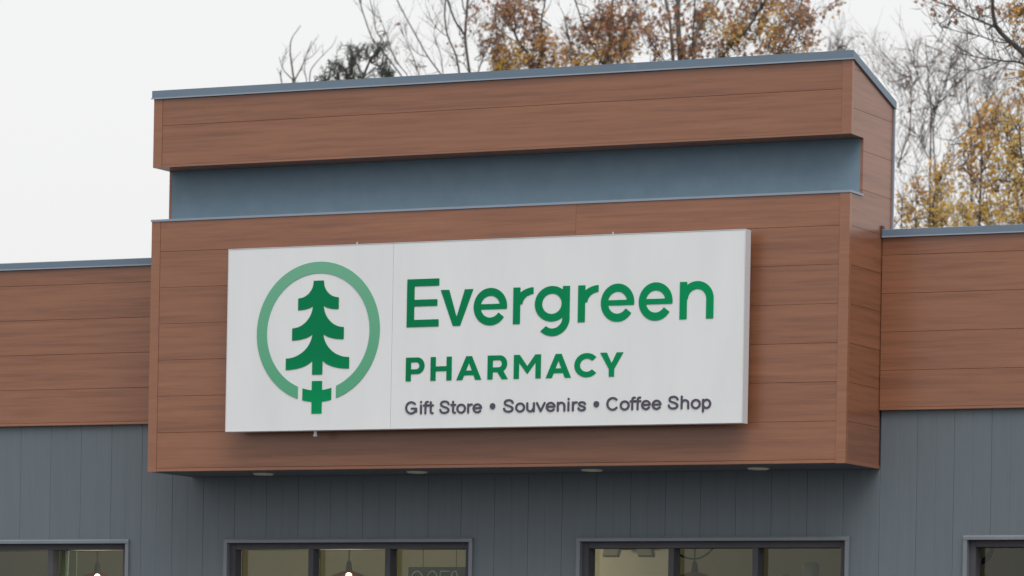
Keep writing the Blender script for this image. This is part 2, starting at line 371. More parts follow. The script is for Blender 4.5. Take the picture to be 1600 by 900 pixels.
# --- windows (outer trim rectangles), then the boarded wall around them
WT, WBOT = -.412, -2.15
WINS = [(-2.335, -.474), (.262, 2.111), (2.852, 4.715), (5.462, 7.31)]
def make_window(x0, x1):
    t = .026; b = MB()
    wz0, wz1 = Zs(WBOT), Zs(WT)
    fx0, fx1, fz0, fz1 = x0 + t, x1 - t, wz0 + t, wz1 - t
    fy0, fy1 = DG + .022, DG + .125; fw = .042
    for a, c in (((fx0, fy0, fz0), (fx0 + fw, fy1, fz1)), ((fx1 - fw, fy0, fz0), (fx1, fy1, fz1)),
                 ((fx0 + fw + .0005, fy0, fz1 - fw), (fx1 - fw - .0005, fy1, fz1)), ((fx0 + fw + .0005, fy0, fz0), (fx1 - fw - .0005, fy1, fz0 + fw))): b.box(a, c, c=.002)
    win = b.build('window', M['frame'], bld, (x0, DG, wz0))
    pw = (fx1 - fx0 - 2 * fw) / 3; gy = DG + .105
    for k in (1, 2):
        mx = fx0 + fw + k * pw; b = MB(); b.box((mx - .019, fy0 + .001, fz0 + fw + .0005), (mx + .019, fy1 - .002, fz1 - fw - .0005), c=.002); b.build('mullion', M['frame'], win, (mx, DG, wz0))
    for k in range(3):
        a = fx0 + fw + k * pw + (.0195 if k else .0005); c = fx0 + fw + (k + 1) * pw - (.0195 if k < 2 else .0005)
        b = MB(); b.box((a, gy, fz0 + fw + .001), (c, gy + .006, fz1 - fw - .001)); b.build('pane', M['glass'], win, (a, gy, wz0))
    pr = .022
    b = MB(); b.prism([(DG - pr, wz1 - t), (DG + .03, wz1 - t), (DG + .03, wz1), (DG - pr + .006, wz1), (DG - pr, wz1 - .008)], 'x', x0, x1)
    b.box((x0, DG - pr + .003, wz0), (x0 + t, DG + .03, wz1 - t - .0005)); b.box((x1 - t, DG - pr + .003, wz0), (x1, DG + .03, wz1 - t - .0005)); b.box((x0 + t + .0005, DG - pr, wz0), (x1 - t - .0005, DG + .03, wz0 + t))
    b.build('trim', M['trim'], win, (x0, DG, wz0))
for a, c in WINS: make_window(a, c)
core = MB()
def wall_cells(x0, x1, y0, y1, zlo, zhi, mb):
    xs = sorted({x0, x1, *[e for q in WINS for e in q if x0 < e < x1]})
    for a, c in zip(xs, xs[1:]):
        mid = (a + c) / 2
        if any(p < mid < q for p, q in WINS): mb.box((a, y0, zlo), (c, y1, Zs(WBOT))); mb.box((a, y0, Zs(WT)), (c, y1, zhi))
        else: mb.box((a, y0, zlo), (c, y1, zhi))
wall_cells(XL, XR, DG + .031, DG + .2, -.12, Zs(1.3), core); fw_ = core.build('front_wall', M['core'], bld, (XL, DG, 0))
SP = .2407; k0 = math.floor((XL - .091) / SP) + 1
BTOP = ZWB + .01
for k in range(k0, int((XR - .091) / SP)):
    xa = .091 + k * SP; xb = xa + SP; xm = (xa + xb) / 2; b = MB(); gp = .0006
    xs = sorted({xa + gp, xb - gp, *[e for q in WINS for e in q if xa + gp < e < xb - gp]})
    for a, c in zip(xs, xs[1:]):
        mid = (a + c) / 2; inw = any(p < mid < q for p, q in WINS)
        pr = [(a, DG + .03)]
        pr += [(a, DG + .0015), (a + .0022, DG)] if a == xa + gp else [(a, DG)]
        for q in ((xm - .003, DG), (xm, DG + .0015), (xm + .003, DG)):
            if a + .005 < q[0] < c - .005: pr.append(q)
        pr += [(c - .0022, DG), (c, DG + .0015)] if c == xb - gp else [(c, DG)]
        pr += [(c, DG + .03)]
        under = 0 < mid < W
        zt = Zs(-.001) if under else Zs(BTOP)
        for z0, z1 in (((.0, Zs(WBOT)), (Zs(WT), zt)) if inw else ((.0, zt),)):
            b = MB(); b.prism(pr, 'z', z0, z1); b.build('board', M['board'], fw_, (xa, DG, z0))
# rest of the shell
b = MB(); b.box((XL, DG + .2, -.12), (XL + .2, YB, Zs(ZWC - .1))); b.build('side_wall', M['board'], bld, (XL, DG, 0))
b = MB(); b.box((XR - .2, DG + .2, -.12), (XR, YB, Zs(ZWC - .1))); b.build('side_wall', M['board'], bld, (XR, DG, 0))
b = MB(); b.box((XL + .2, YB - .2, -.12), (XR - .2, YB, Zs(ZWC - .1))); b.build('back_wall', M['board'], bld, (0, YB, 0))
b = MB(); b.box((XL + .2, DW + .34, Zs(1.0)), (XR - .2, YB - .2, Zs(1.2))); b.build('roof', M['roof'], bld, (0, DG, Zs(1)))
RB = 5.0
b = MB(); b.box((XL + .2, RB, -.1), (XR - .2, RB + .1, Zs(.2))); b.build('interior_wall', M['room'], bld, (0, RB, 0))
b = MB(); b.box((XL + .2, DG + .201, Zs(.05)), (XR - .2, RB - .001, Zs(.15))); b.build('ceiling', M['ceil'], bld, (0, RB, Zs(0)))
b = MB(); b.box((XL + .2, DG + .201, -.118), (XR - .2, RB - .001, -.002)); b.build('floor', M['floor'], bld, (0, RB, 0))
# pale partition seen through the left pane of the window right of the sign's middle
q0, q1 = P(900, 870, 3.1), P(1046, 870, 3.1)
b = MB(); b.box((q0.x, 3.1, -.001), (q1.x, 3.22, Zs(.049))); b.build('partition', M['roomlight'], bld, (q0.x, 3.1, 0))

# ------------------------------------------------------------------ letters: signed fields, traced to outlines
def contour(fn, x0, x1, y0, y1, h):
    nx = int((x1 - x0) / h) + 3; ny = int((y1 - y0) / h) + 3
    X = x0 - h * .73 + np.arange(nx) * h; Y = y0 - h * .73 + np.arange(ny) * h
    F = fn(*np.meshgrid(X, Y, indexing='ij')); I = F < 0
    nxt = {}; pt = {}
    def ed(i, j, hor):
        k = (i, j, hor)
        if k not in pt:
            i2, j2 = (i + 1, j) if hor else (i, j + 1); a, c = F[i, j], F[i2, j2]; t = a / (a - c)
            pt[k] = (X[i] + t * (X[i2] - X[i]), Y[j] + t * (Y[j2] - Y[j]))
        return k
    s = I[:-1, :-1].astype(int) + 2 * I[1:, :-1] + 4 * I[1:, 1:] + 8 * I[:-1, 1:]
    TB = {1: [(3, 0)], 2: [(0, 1)], 3: [(3, 1)], 4: [(1, 2)], 5: [(3, 2), (1, 0)], 6: [(0, 2)], 7: [(3, 2)], 8: [(2, 3)], 9: [(2, 0)], 10: [(0, 3), (2, 1)], 11: [(2, 1)], 12: [(1, 3)], 13: [(1, 0)], 14: [(0, 3)]}
    for i, j in zip(*np.nonzero((s > 0) & (s < 15))):
        E_ = [(i, j, True), (i + 1, j, False), (i, j + 1, True), (i, j, False)]
        for a, c in TB[s[i, j]]: nxt[ed(*E_[a])] = ed(*E_[c])
    loops = []
    while nxt:
        k0, _ = next(iter(nxt.items())); k = k0; lp = []
        while k in nxt: lp.append(pt[k]); k = nxt.pop(k)
        # drop points that lie on the line of their neighbours
        out = []
        for n, p in enumerate(lp):
            a = out[-1] if out else lp[-1]; c = lp[(n + 1) % len(lp)]
            ar = abs((p[0] - a[0]) * (c[1] - a[1]) - (c[0] - a[0]) * (p[1] - a[1])); ln = math.hypot(c[0] - a[0], c[1] - a[1])
            if ln > 1e-9 and ar / ln < h * .03: continue
            out.append(p)
        if len(out) > 2: loops.append(out)
    return loops
def outline_mesh(loops, thick, name):
    cu = bpy.data.curves.new(name, 'CURVE'); cu.dimensions = '2D'; cu.fill_mode = 'BOTH'; cu.extrude = thick / 2
    for lp in loops:
        s = cu.splines.new('POLY'); s.points.add(len(lp) - 1); s.use_cyclic_u = True
        for p, q in zip(s.points, lp): p.co = (q[0], q[1], 0, 1)
    return curve_mesh(cu, name, thick)
def curve_mesh(cu, name, thick):
    o = bpy.data.objects.new('tmp', cu); COL.objects.link(o); dg = bpy.context.evaluated_depsgraph_get(); dg.update()
    me = bpy.data.meshes.new_from_object(o.evaluated_get(dg)); bpy.data.objects.remove(o); bpy.data.curves.remove(cu)
    me.transform(Matrix.Translation((0, 0, thick / 2))); me.transform(Matrix.Rotation(math.pi / 2, 4, 'X')); me.name = name; me.materials.clear(); return me
mx, mn = np.maximum, np.minimum
def box(a, c, d, e): return lambda x, y: mx(mx(a - x, x - c), mx(d - y, y - e))
def ring(cx, cy, rx, ry, t):
    return lambda x, y: np.abs(np.hypot((x - cx) / rx, (y - cy) / ry) - 1) * ((rx + ry) / 2) - t / 2
def disc(cx, cy, rx, ry): return lambda x, y: (np.hypot((x - cx) / rx, (y - cy) / ry) - 1) * min(rx, ry)
def hp(x0, y0, x1, y1):         # negative on the left of the line
    l = math.hypot(x1 - x0, y1 - y0); return lambda x, y: -((x1 - x0) * (y - y0) - (y1 - y0) * (x - x0)) / l
U_ = lambda *f: (lambda x, y: np.minimum.reduce([q(x, y) for q in f]))
A_ = lambda *f: (lambda x, y: np.maximum.reduce([q(x, y) for q in f]))
S_ = lambda f, g_: (lambda x, y: mx(f(x, y), -g_(x, y)))
def poly_convex(*pts): return A_(*[hp(*pts[i], *pts[(i + 1) % len(pts)]) for i in range(len(pts))])
XH = .755
def gE(w, s): return U_(box(0, s * 1.08, 0, 1), box(0, w, 0, s * .93), box(0, w * .95, .5 - s * .43, .5 + s * .43), box(0, w, 1 - s * .93, 1))
def gv(w, s): return S_(poly_convex((w / 2 - s * .52, 0), (w / 2 + s * .52, 0), (w, XH), (0, XH)), poly_convex((w / 2, s * 1.15), (w - s * 1.12, XH + .05), (s * 1.12, XH + .05)))
def ge(w, s):
    c = XH / 2; r = ring(w / 2, c, w / 2 - s / 2, XH / 2 + .01 - s / 2, s); bar = A_(box(s * .5, w - .005, c - .055, c + .055), disc(w / 2, c, w / 2, XH / 2 + .01))
    cut = A_(box(w / 2, w + 1, -1, c - .05), hp(w / 2, c + .02, w / 2 + .9, c - .66))
    return U_(S_(r, cut), bar)
def gn(w, s):
    ry = .36; yc = XH + .01 - ry; x0 = s * .12; cx = (x0 + w) / 2
    return U_(box(0, s, 0, XH), A_(ring(cx, yc, (w - x0) / 2 - s / 2, ry - s / 2, s), box(0, w, yc, XH + .1)), box(w - s, w, 0, yc))
def gr(w, s):
    R2 = w * .98; yc = XH + .01 - .36
    return U_(box(0, s, 0, XH), A_(ring(s * .25 + R2, yc, R2 - s / 2, .36 - s / 2, s), box(s * .3, w, yc, XH + .1)))
def gg(w, s):
    bw = w - .02; r = ring(bw / 2, XH / 2 + .02, bw / 2 - s / 2, XH / 2 - .01 - s / 2, s)
    yd = .10; hk = A_(ring(w / 2 + .01, yd, w / 2 - s / 2 - .01, .37 - s / 2, s), box(-.1, w, -.4, yd)); cut = A_(box(-1, w / 2, -.6, yd + .1), hp(w / 2, -.02, -.3, -.1 + .09 - .25 + .13))
    cut = poly_convex((-.3, -.03), (w * .18, -.155), (w * .36, -.035), (w / 2, yd + .05), (-.3, yd + .05))
    return U_(r, box(w - s, w, yd, XH), S_(hk, cut))
def stad(x0, x1, y0, y1):       # left-flat stadium
    r = (y1 - y0) / 2; return U_(box(x0, x1 - r, y0, y1), A_(disc(x1 - r, (y0 + y1) / 2, r, r), box(x1 - r - .01, x1 + 1, y0, y1)))
def gP(w, s): return U_(box(0, s, 0, 1), S_(stad(0, w, .30, 1), stad(s, w - s, .30 + s * .82, 1 - s * .82)))
def gH(w, s): return U_(box(0, s, 0, 1), box(w - s, w, 0, 1), box(0, w, .5 - s * .42, .5 + s * .42))
def gA(w, s):
    o = poly_convex((0, 0), (w, 0), (w / 2 + s * .55, 1), (w / 2 - s * .55, 1)); a = s * 1.08
    i = poly_convex((a, -.05), (w - a, -.05), (w / 2, 1 - s * 1.15)); bar = A_(box(0, w, .2, .2 + s * .8), o)
    return U_(S_(o, i), bar)
def gR(w, s): return U_(gP(w * .97, s), A_(poly_convex((w * .62 - s * .62, .34), (w - s * 1.12, 0), (w + .01, 0), (w * .62 + s * .5, .4), (w * .62 - s * .3, .4)), box(0, w + 1, 0, .5)))
def gM(w, s):
    o = box(0, w, 0, 1)
    return U_(box(0, s, 0, 1), box(w - s, w, 0, 1), A_(S_(poly_convex((w / 2 - .01, .2), (w / 2 + .01, .2), (w + .02, 1.0), (-.02, 1.0)), poly_convex((w / 2, .52), (w - s * .9, 1.06), (s * .9, 1.06))), o))
def gC(w, s):
    r = ring(w * .55, .5, w * .55 - s / 2, .51 - s / 2, s); cut = poly_convex((w * .55, .5), (w * 1.35, -.1), (w * 1.35, 1.1)); return A_(S_(r, cut), box(-.1, w, -.1, 1.1))
def gY(w, s): return U_(box(w / 2 - s / 2, w / 2 + s / 2, 0, .45), S_(poly_convex((w / 2 - s * .5, .32), (w / 2 + s * .5, .32), (w, 1), (0, 1)), poly_convex((w / 2, .56), (w - s * 1.12, 1.06), (s * 1.12, 1.06))))

# ------------------------------------------------------------------ the sign
SX0, SX1, SZ0, SZ1, SY, ST = .6717, 4.2911, .2406, 1.4174, -.16, .078
sign = empty('wall_sign', (SX0, SY, Zs(SZ0)))
tag(sign, 'wide white pharmacy sign cabinet with green tree emblem, mounted on the wood fascia', 'sign')
seam = P(613, 500, SY).x
b = MB(); b.box((SX0 + .004, SY + .004, Zs(SZ0 + .004)), (SX1 - .004, SY + ST - .001, Zs(SZ1 - .004))); b.build('cabinet', M['sign_side'], sign, (SX0, SY, Zs(SZ0)))
for a, c in ((SX0 + .0045, seam - .0012), (seam + .0012, SX1 - .0045)):
    b = MB(); b.box((a, SY, Zs(SZ0 + .0045)), (c, SY + .0035, Zs(SZ1 - .0045))); b.build('face_panel', M['sign'], sign, (a, SY, Zs(SZ0)))
fr = MB(); e = .004
for a, c in (((SX0, SY - .0025, Zs(SZ0)), (SX0 + e, SY + ST, Zs(SZ1))), ((SX1 - e, SY - .0025, Zs(SZ0)), (SX1, SY + ST, Zs(SZ1))),
             ((SX0 + e, SY - .0025, Zs(SZ0)), (SX1 - e, SY + ST, Zs(SZ0) + e)), ((SX0 + e, SY - .0025, Zs(SZ1) - e), (SX1 - e, SY + ST, Zs(SZ1)))): fr.box(a, c)
fr.build('rim', M['sign_side'], sign, (SX0, SY, Zs(SZ0)))
for xr in (1.0, 2.4, 3.9):
    b = MB(); b.box((xr - .03, SY + ST + .001, Zs(SZ0 + .05)), (xr + .03, -.0005, Zs(SZ1 - .05))); b.build('mounting_rail', M['steel'], sign, (xr, 0, Zs(SZ0)))
for u, v, dz in ((558, 381, 1), (958, 364, 1), (493, 677, -1)):
    p = P(u, v, SY + .04); r = .012 if dz < 0 else .006; zz = Zs(SZ1) if dz > 0 else Zs(SZ0); b = MB()
    b.tube([(p.x, SY + .04, zz - dz * .003), (p.x, SY + .04, zz + dz * (.018 if dz > 0 else .03))], r, 8); 
    if dz < 0: b.tube([(p.x, SY + .04, zz - .024), (p.x, SY + .04, zz - .036)], .016, 8)
    b.build('fixing_bolt', M['steel'], sign, (p.x, SY + .04, zz))
TH = .0025
def place(fn, w, s, cap, x0, z0, sx, mat, name='letter', ext=(-.3, 1.06)):
    h = .0125; lp = contour(fn, -.05, w + .06, ext[0], ext[1], h)
    lp = [[(px * cap * sx, py * cap) for px, py in l] for l in lp]
    me = outline_mesh(lp, TH, name); return link(name, me, mat, sign, (x0, SY - .0008, z0))
capE = .302; zE = Zs(.880)
for fn, u0, u1 in ((gE, 636, 686), (gv, 688.5, 739.5), (ge, 740.3, 792.5), (gr, 802, 833.5), (gg, 836, 890.4), (gr, 903.2, 935), (ge, 938.8, 991.2), (ge, 998, 1051), (gn, 1062, 1115)):
    xa, xb = P(u0, 480, SY).x, P(u1, 480, SY).x; wd = (xb - xa) / capE
    place(fn(wd, .162), wd, .162, capE, xa, zE, 1, M['green'])
capP = .149; zP = Zs(.5395)
for fn, u0, u1 in ((gP, 634.4, 663.5), (gH, 673, 706), (gA, 713.5, 752.5), (gR, 762, 793.5), (gM, 803, 845.3), (gA, 853, 892.5), (gC, 897.8, 932.5), (gY, 937.5, 974)):
    xa, xb = P(u0, 575, SY).x, P(u1, 575, SY).x; wd = (xb - xa) / capP
    place(fn(wd, .245), wd, .245, capP, xa, zP, 1, M['green'])
# the emblem
ec = P(497.0, 518, SY); ER = .447; ecx, ecz = ec.x, Zs(.868)
rg = lambda x, y: mx(np.hypot(x, y) - 1, .835 - np.hypot(x, y))
ringcut = S_(rg, box(-.31, .31, -2, 0))
def tierf(yt, xt, ye0, xe, ye1, yb, xb):
    """one pair of boughs: concave quarter-ellipse above and below, flat ends"""
    def f(x, y):
        a = np.abs(x)
        top = 1 - np.hypot(np.clip((xe - a) / (xe - xt), 0, 9) , np.clip((y - ye0) / (yt - ye0), 0, 9)) if False else None
        # upper edge: ellipse centred at (xe, yt)
        t = np.clip((xe - a) / (xe - xt), 0, 1); up_ = yt - (yt - ye0) * np.sqrt(np.clip(1 - t * t, 0, 1))
        t2 = np.clip((xe - a) / (xe - xb), 0, 1); lo_ = yb - (yb - ye1) * np.sqrt(np.clip(1 - t2 * t2, 0, 1))
        return mx(mx(a - xe, (y - up_) * .6), mx((lo_ - y) * .6, a - xe))
    return f
tree = U_(tierf(.73, .08, .485, .33, .315, .40, .07), A_(tierf(.40, .085, .06, .42, -.115, .01, .07)), A_(tierf(.01, .085, -.37, .515, -.535, -.35, .06)),
          lambda x, y: mx(np.abs(x) - .083, np.abs(y - .06) - .67))
cross = U_(A_(rg, box(-.235, .235, -2, 0)), box(-.083, .083, -1.165, -.70))
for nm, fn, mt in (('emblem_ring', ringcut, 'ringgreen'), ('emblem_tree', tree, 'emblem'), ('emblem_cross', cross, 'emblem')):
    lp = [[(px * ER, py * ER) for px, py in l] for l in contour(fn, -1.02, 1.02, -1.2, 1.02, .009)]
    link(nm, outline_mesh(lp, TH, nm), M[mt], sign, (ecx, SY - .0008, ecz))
# the small line
def el(cx, cy, rx, ry, a0, a1, n=18): return [(cx + rx * math.cos(math.radians(a0 + (a1 - a0) * i / n)), cy + ry * math.sin(math.radians(a0 + (a1 - a0) * i / n))) for i in range(n + 1)]
SS = lambda w_, h_, y0: [(y0 and 0, 0)] and [(w_ * x, h_ * y) for x, y in ((.96, .76), (.88, .9), (.7, .985), (.5, 1), (.28, .97), (.13, .87), (.1, .74), (.17, .63), (.34, .56), (.6, .49), (.82, .41), (.95, .3), (.95, .18), (.84, .07), (.65, .01), (.48, 0), (.26, .03), (.1, .12), (.03, .27))]
LT = {  # centre-line strokes (capital height 1) and advance width
 'G': ([el(.46, .5, .385, .43, 42, 338) + [(.845, .2), (.845, .44), (.5, .44)]], 1.08), 'i': ([[(.13, .06), (.13, .67)], [(.13, .9), (.13, .94)]], .31),
 'f': ([[(.16, .06), (.16, .76)] + el(.31, .78, .15, .155, 180, 80, 6), [(.03, .66), (.36, .66)]], .39), 't': ([[(.17, .9), (.17, .2)] + el(.29, .19, .12, .13, 180, 285, 6), [(.03, .66), (.34, .66)]], .40),
 'S': ([[(x + .1, y + .065) for x, y in SS(.68, .87, 0)]], .92), 's': ([[(x + .08, y + .06) for x, y in SS(.5, .61, 0)]], .68), 'o': ([el(.38, .365, .29, .305, 0, 360, 24)], .77),
 'r': ([[(.14, .06), (.14, .67)], el(.36, .4, .22, .27, 180, 75, 8)], .45), 'e': ([[(.09, .38), (.66, .38)] + el(.38, .365, .285, .305, 5, 322, 22)], .77), 'u': ([[(.13, .67), (.13, .28)] + el(.355, .28, .225, .22, 180, 300, 10) + [(.6, .3)], [(.61, .67), (.61, .06)]], .77),
 'v': ([[(.06, .67), (.34, .06), (.62, .67)]], .68), 'n': ([[(.13, .06), (.13, .67)], el(.37, .44, .235, .23, 170, 0, 10) + [(.605, .06)]], .77), 'C': ([el(.48, .5, .39, .435, 45, 318, 26)], .98),
 'h': ([[(.13, .06), (.13, .94)], el(.37, .44, .235, .23, 170, 0, 10) + [(.605, .06)]], .77), 'p': ([[(.13, -.2), (.13, .67)], el(.38, .365, .26, .305, 0, 360, 24)], .78), ' ': ([], .37)}
def strokes_sdf(ls, hw):
    def f(x, y):
        d = np.full(x.shape, 9.)
        for l in ls:
            for (ax, ay), (bx_, by_) in zip(l, l[1:]):
                dx, dy = bx_ - ax, by_ - ay; q = dx * dx + dy * dy + 1e-12; tt = np.clip(((x - ax) * dx + (y - ay) * dy) / q, 0, 1)
                d = mn(d, np.hypot(x - ax - tt * dx, y - ay - tt * dy))
        return d - hw
    return f
GLY = {}
def word(txt, u0, u1):
    xa, xb = P(u0, 640, SY).x, P(u1, 640, SY).x; cap = .0825
    tot = sum(LT[ch][1] for ch in txt) - .12; sx = (xb - xa) / tot; x = -.06
    for ch in txt:
        ls, ad_ = LT[ch]
        if ls:
            if ch not in GLY:
                lp = contour(strokes_sdf(ls, .074), -.05, ad_ + .1, -.3, 1.05, .024); GLY[ch] = [[(px, py) for px, py in l] for l in lp]
            me = outline_mesh([[(px * sx, py * cap) for px, py in l] for l in GLY[ch]], .004, 'small_letter')
            link('small_letter', me, M['text'], sign, (xa + x * sx, SY - .0008, Zs(.331)))
        x += ad_
word('Gift Store', 634.5, 753); word('Souvenirs', 786.5, 915.5); word('Coffee Shop', 948.5, 1111.5)
for u in (770, 932):
    p = P(u, 634, SY); n = 20
    me = outline_mesh([[(.0195 * math.cos(2 * math.pi * k / n), .0195 * math.sin(2 * math.pi * k / n)) for k in range(n)]], .004, 'bullet')
    link('bullet', me, M['text'], sign, (p.x, SY - .0008, Zs(.372)))

# ------------------------------------------------------------------ inside the windows
def pendant(u, vtop, Y, lit, label):
    p = P(u, vtop, Y)           # apex of the shade
    t = empty('pendant_lamp', (p.x, Y, Zs(.05))); tag(t, label, 'lamp', 'copper pendant lamps inside the windows')
    b = MB(); b.tube([(p.x, Y, Zs(.05)), (p.x, Y, p.z + .06)], .006, 6); b.build('cord', M['blackmetal'], t, p)
    b = MB(); b.lathe([(.006, .075), (.016, .065), (.022, .03), (.026, 0)], p, 16); b.build('cap', M['blackmetal'], t, p, True)
    b = MB(); b.lathe([(.027, .002), (.07, -.01), (.13, -.035), (.18, -.08), (.205, -.14), (.203, -.14), (.177, -.082), (.127, -.038), (.068, -.013)], p, 32); b.build('shade', M['copper'], t, p, True)
    b = MB(); b.lathe([(.001, -.03), (.03, -.06), (.04, -.1), (.03, -.14), (.001, -.16)], p, 16); bl = b.build('bulb', M['bulb'] if lit else M['ceramic'], t, p, True)
    if lit:
        g_ = P(u, vtop + 6.5, Y - .12) ; b = MB(); b.lathe([(.001, .02), (.012, .017), (.019, .008), (.021, 0), (.019, -.008), (.012, -.017), (.001, -.02)], g_, 16); b.build('highlight_blob', M['bulb'], t, p, True)  # glowing blob added in front of the shade to stand for its bright highlight
        l = bpy.data.lights.new('bulb_light', 'POINT'); l.energy = 75; l.color = (1, .82, .6); l.shadow_soft_size = .05
        lo = bpy.data.objects.new('bulb_light', l); COL.objects.link(lo); lo.parent = t; lo.location = Vector((0, 0, p.z - .22 - Zs(.05)))
pendant(545, 892.5, 2.3, True, 'lit copper pendant lamp in the middle pane under the pharmacy emblem')
pendant(152, 894.5, 2.3, True, 'lit copper pendant lamp in the leftmost window')
pendant(1085, 894, 2.0, False, 'unlit copper pendant lamp in the window under the word Coffee')
# OPEN sign behind the right-hand pane
Yo = DG + .16; p0 = P(637.5, 886, Yo); p1 = P(733, 886, Yo)
op = empty('open_sign', (p0.x, Yo, p0.z - .3)); tag(op, 'dark OPEN sign with unlit tube letters hanging behind a window pane', 'sign')
b = MB(); b.box((p0.x, Yo, p0.z - .3), (p1.x, Yo + .015, p0.z), c=.004); b.build('backing', M['panel'], op, p0)
lw = (p1.x - p0.x); zt = P(660, 892.5, Yo).z; zb = zt - .19; yt = Yo - .008
def arc(cx, cz, rx, rz, a0, a1, n=14): return [(cx + rx * math.cos(math.radians(a0 + (a1 - a0) * i / n)), yt, cz + rz * math.sin(math.radians(a0 + (a1 - a0) * i / n))) for i in range(n + 1)]
ux = lambda u: P(u, 893, Yo).x
zc = (zt + zb) / 2; strokes = {}
strokes['O'] = [arc((ux(642) + ux(664)) / 2, zc, (ux(664) - ux(642)) / 2, (zt - zb) / 2, 0, 360, 24)]
strokes['P'] = [[(ux(669), yt, zb)] + [(ux(669), yt, zt - .03)] + arc((ux(669) + ux(684)) / 2, zt - .045, (ux(684) - ux(669)) / 2, .045, 170, -90) + [(ux(669), yt, zt - .09)]]
strokes['E'] = [[(ux(704), yt, zt), (ux(690), yt, zt), (ux(689), yt, zt - .01), (ux(689), yt, zb), (ux(704), yt, zb)], [(ux(689), yt, zc), (ux(702), yt, zc)]]
strokes['N'] = [[(ux(707), yt, zb), (ux(707), yt, zt - .03)] + arc((ux(707) + ux(715.5)) / 2, zt - .03, (ux(715.5) - ux(707)) / 2, .03, 180, 0, 10) + [(ux(715.5), yt, zb)]]
for k, ls in strokes.items():
    b = MB()
    for l in ls: b.tube(l, .0045, 6)
    b.build('letter', M['tubeglass'], op, p0, True)
for u in (661, 713):
    q = P(u, 886, Yo + .008); b = MB(); b.tube([(q.x, Yo + .008, q.z - .01), (q.x, Yo + .008, Zs(.049))], .0025, 5); b.build('hanging_wire', M['blackmetal'], op, q)
# twin-head emergency light on the pale partition
Ye = 3.09; em = empty('emergency_light', P(988, 860, Ye)); tag(em, 'twin head emergency light on the pale wall behind the window', 'light')
def pxpoly(pts, Y): return [(P(u, v, Y).x, P(u, v, Y).z) for u, v in pts]
b = MB(); b.prism(pxpoly([(973, 845), (1000, 845), (1000, 859.5), (973, 859.5)], Ye), 'y', Ye - .06, Ye + .009); b.build('body', M['plasticdark'], em, P(988, 860, Ye))
for pts, bot in ((((952, 850), (975, 850), (970, 868), (948, 868)), ((948, 868.3), (970, 868.3), (969, 871), (949, 871))), (((998, 850), (1022, 850), (1025, 868), (1003, 868)), ((1003, 868.3), (1025, 868.3), (1024.5, 871), (1004, 871)))):
    b = MB(); b.prism(pxpoly(pts, Ye - .05), 'y', Ye - .12, Ye - .061); hd = b.build('lamp_head', M['plastic'], em, P(988, 860, Ye))
    b = MB(); b.prism(pxpoly(bot, Ye - .05), 'y', Ye - .118, Ye - .063); b.build('rim', M['plasticdark'], hd, P(988, 860, Ye))
# swag cables
def cable(pts, Y, label, r=.006):
    q = [P(u, v, Y) for u, v in pts]; sm = []
    for i in range(len(q) - 1):
        a = q[max(i - 1, 0)]; b_ = q[i]; c = q[i + 1]; d = q[min(i + 2, len(q) - 1)]
        for k in range(5):
            t = k / 5; sm.append(.5 * ((2 * b_) + (c - a) * t + (2 * a - 5 * b_ + 4 * c - d) * t * t + (3 * b_ - a - 3 * c + d) * t ** 3))
    sm.append(q[-1]); b = MB(); b.tube(sm, r, 6); tag(b.build('hanging_cable', M['blackmetal'], None, sm[0], True), label, 'cable')
cable([(1040, 850), (1050, 858), (1062, 867), (1074, 872), (1086, 873), (1098, 870), (1109, 862), (1117, 850), (1121, 838)], 1.9, 'dark cable swagging behind the unlit copper pendant lamp', .007)
cable([(1551, 838), (1550, 856), (1547, 866), (1541, 873), (1534, 878), (1524, 880), (1512, 872), (1508, 840)], 1.2, 'dark cable looped behind the rightmost window', .018)
# vase on a tall shelf
Yv = 2.0; pv = P(1266.5, 878, Yv); sc_ = (P(1279, 880, Yv).x - P(1253, 880, Yv).x) / 2
sh = empty('shelf_unit', (pv.x - .1, Yv, 0)); tag(sh, 'tall dark wooden shelf unit inside the window right of the pendant', 'shelf')
zt_ = pv.z - .3
b = MB(); b.box((pv.x - .55, Yv - .16, zt_ - .03), (pv.x + .25, Yv + .2, zt_), c=.004); b.build('top', M['shelf'], sh, sh.location)
for xx in (pv.x - .53, pv.x + .2):
    b = MB(); b.box((xx, Yv - .15, 0), (xx + .03, Yv + .19, zt_ - .031)); b.build('side_panel', M['shelf'], sh, sh.location)
for i in range(4):
    zz = .25 + i * .5; b = MB(); b.box((pv.x - .499, Yv - .14, zz), (pv.x + .199, Yv + .19, zz + .03)); b.build('shelf_board', M['shelf'], sh, sh.location)
b = MB(); b.lathe([(.01, 0), (sc_ * .55, 0), (sc_ * .6, .05), (sc_ * .75, .16), (sc_ * .98, .24), (sc_ * 1.0, .265), (sc_ * .9, .288), (sc_ * .6, .298), (.01, .3)], (pv.x, Yv, zt_ + .0005), 28)
tag(b.build('vase', M['ceramic'], None, (pv.x, Yv, zt_), True), 'white tapered vase on the shelf in the right-hand pane', 'vase')
pj = P(1227, 897.5, Yv)
b = MB(); hh = pj.z - zt_; b.lathe([(.01, 0), (.05, 0), (.06, hh * .5), (.045, hh * .9), (.03, hh), (.005, hh)], (pj.x, Yv, zt_ + .0005), 20)
tag(b.build('jar', M['ceramic'], None, (pj.x, Yv, zt_), True), 'low pale jar on the shelf beside the white vase', 'jar')
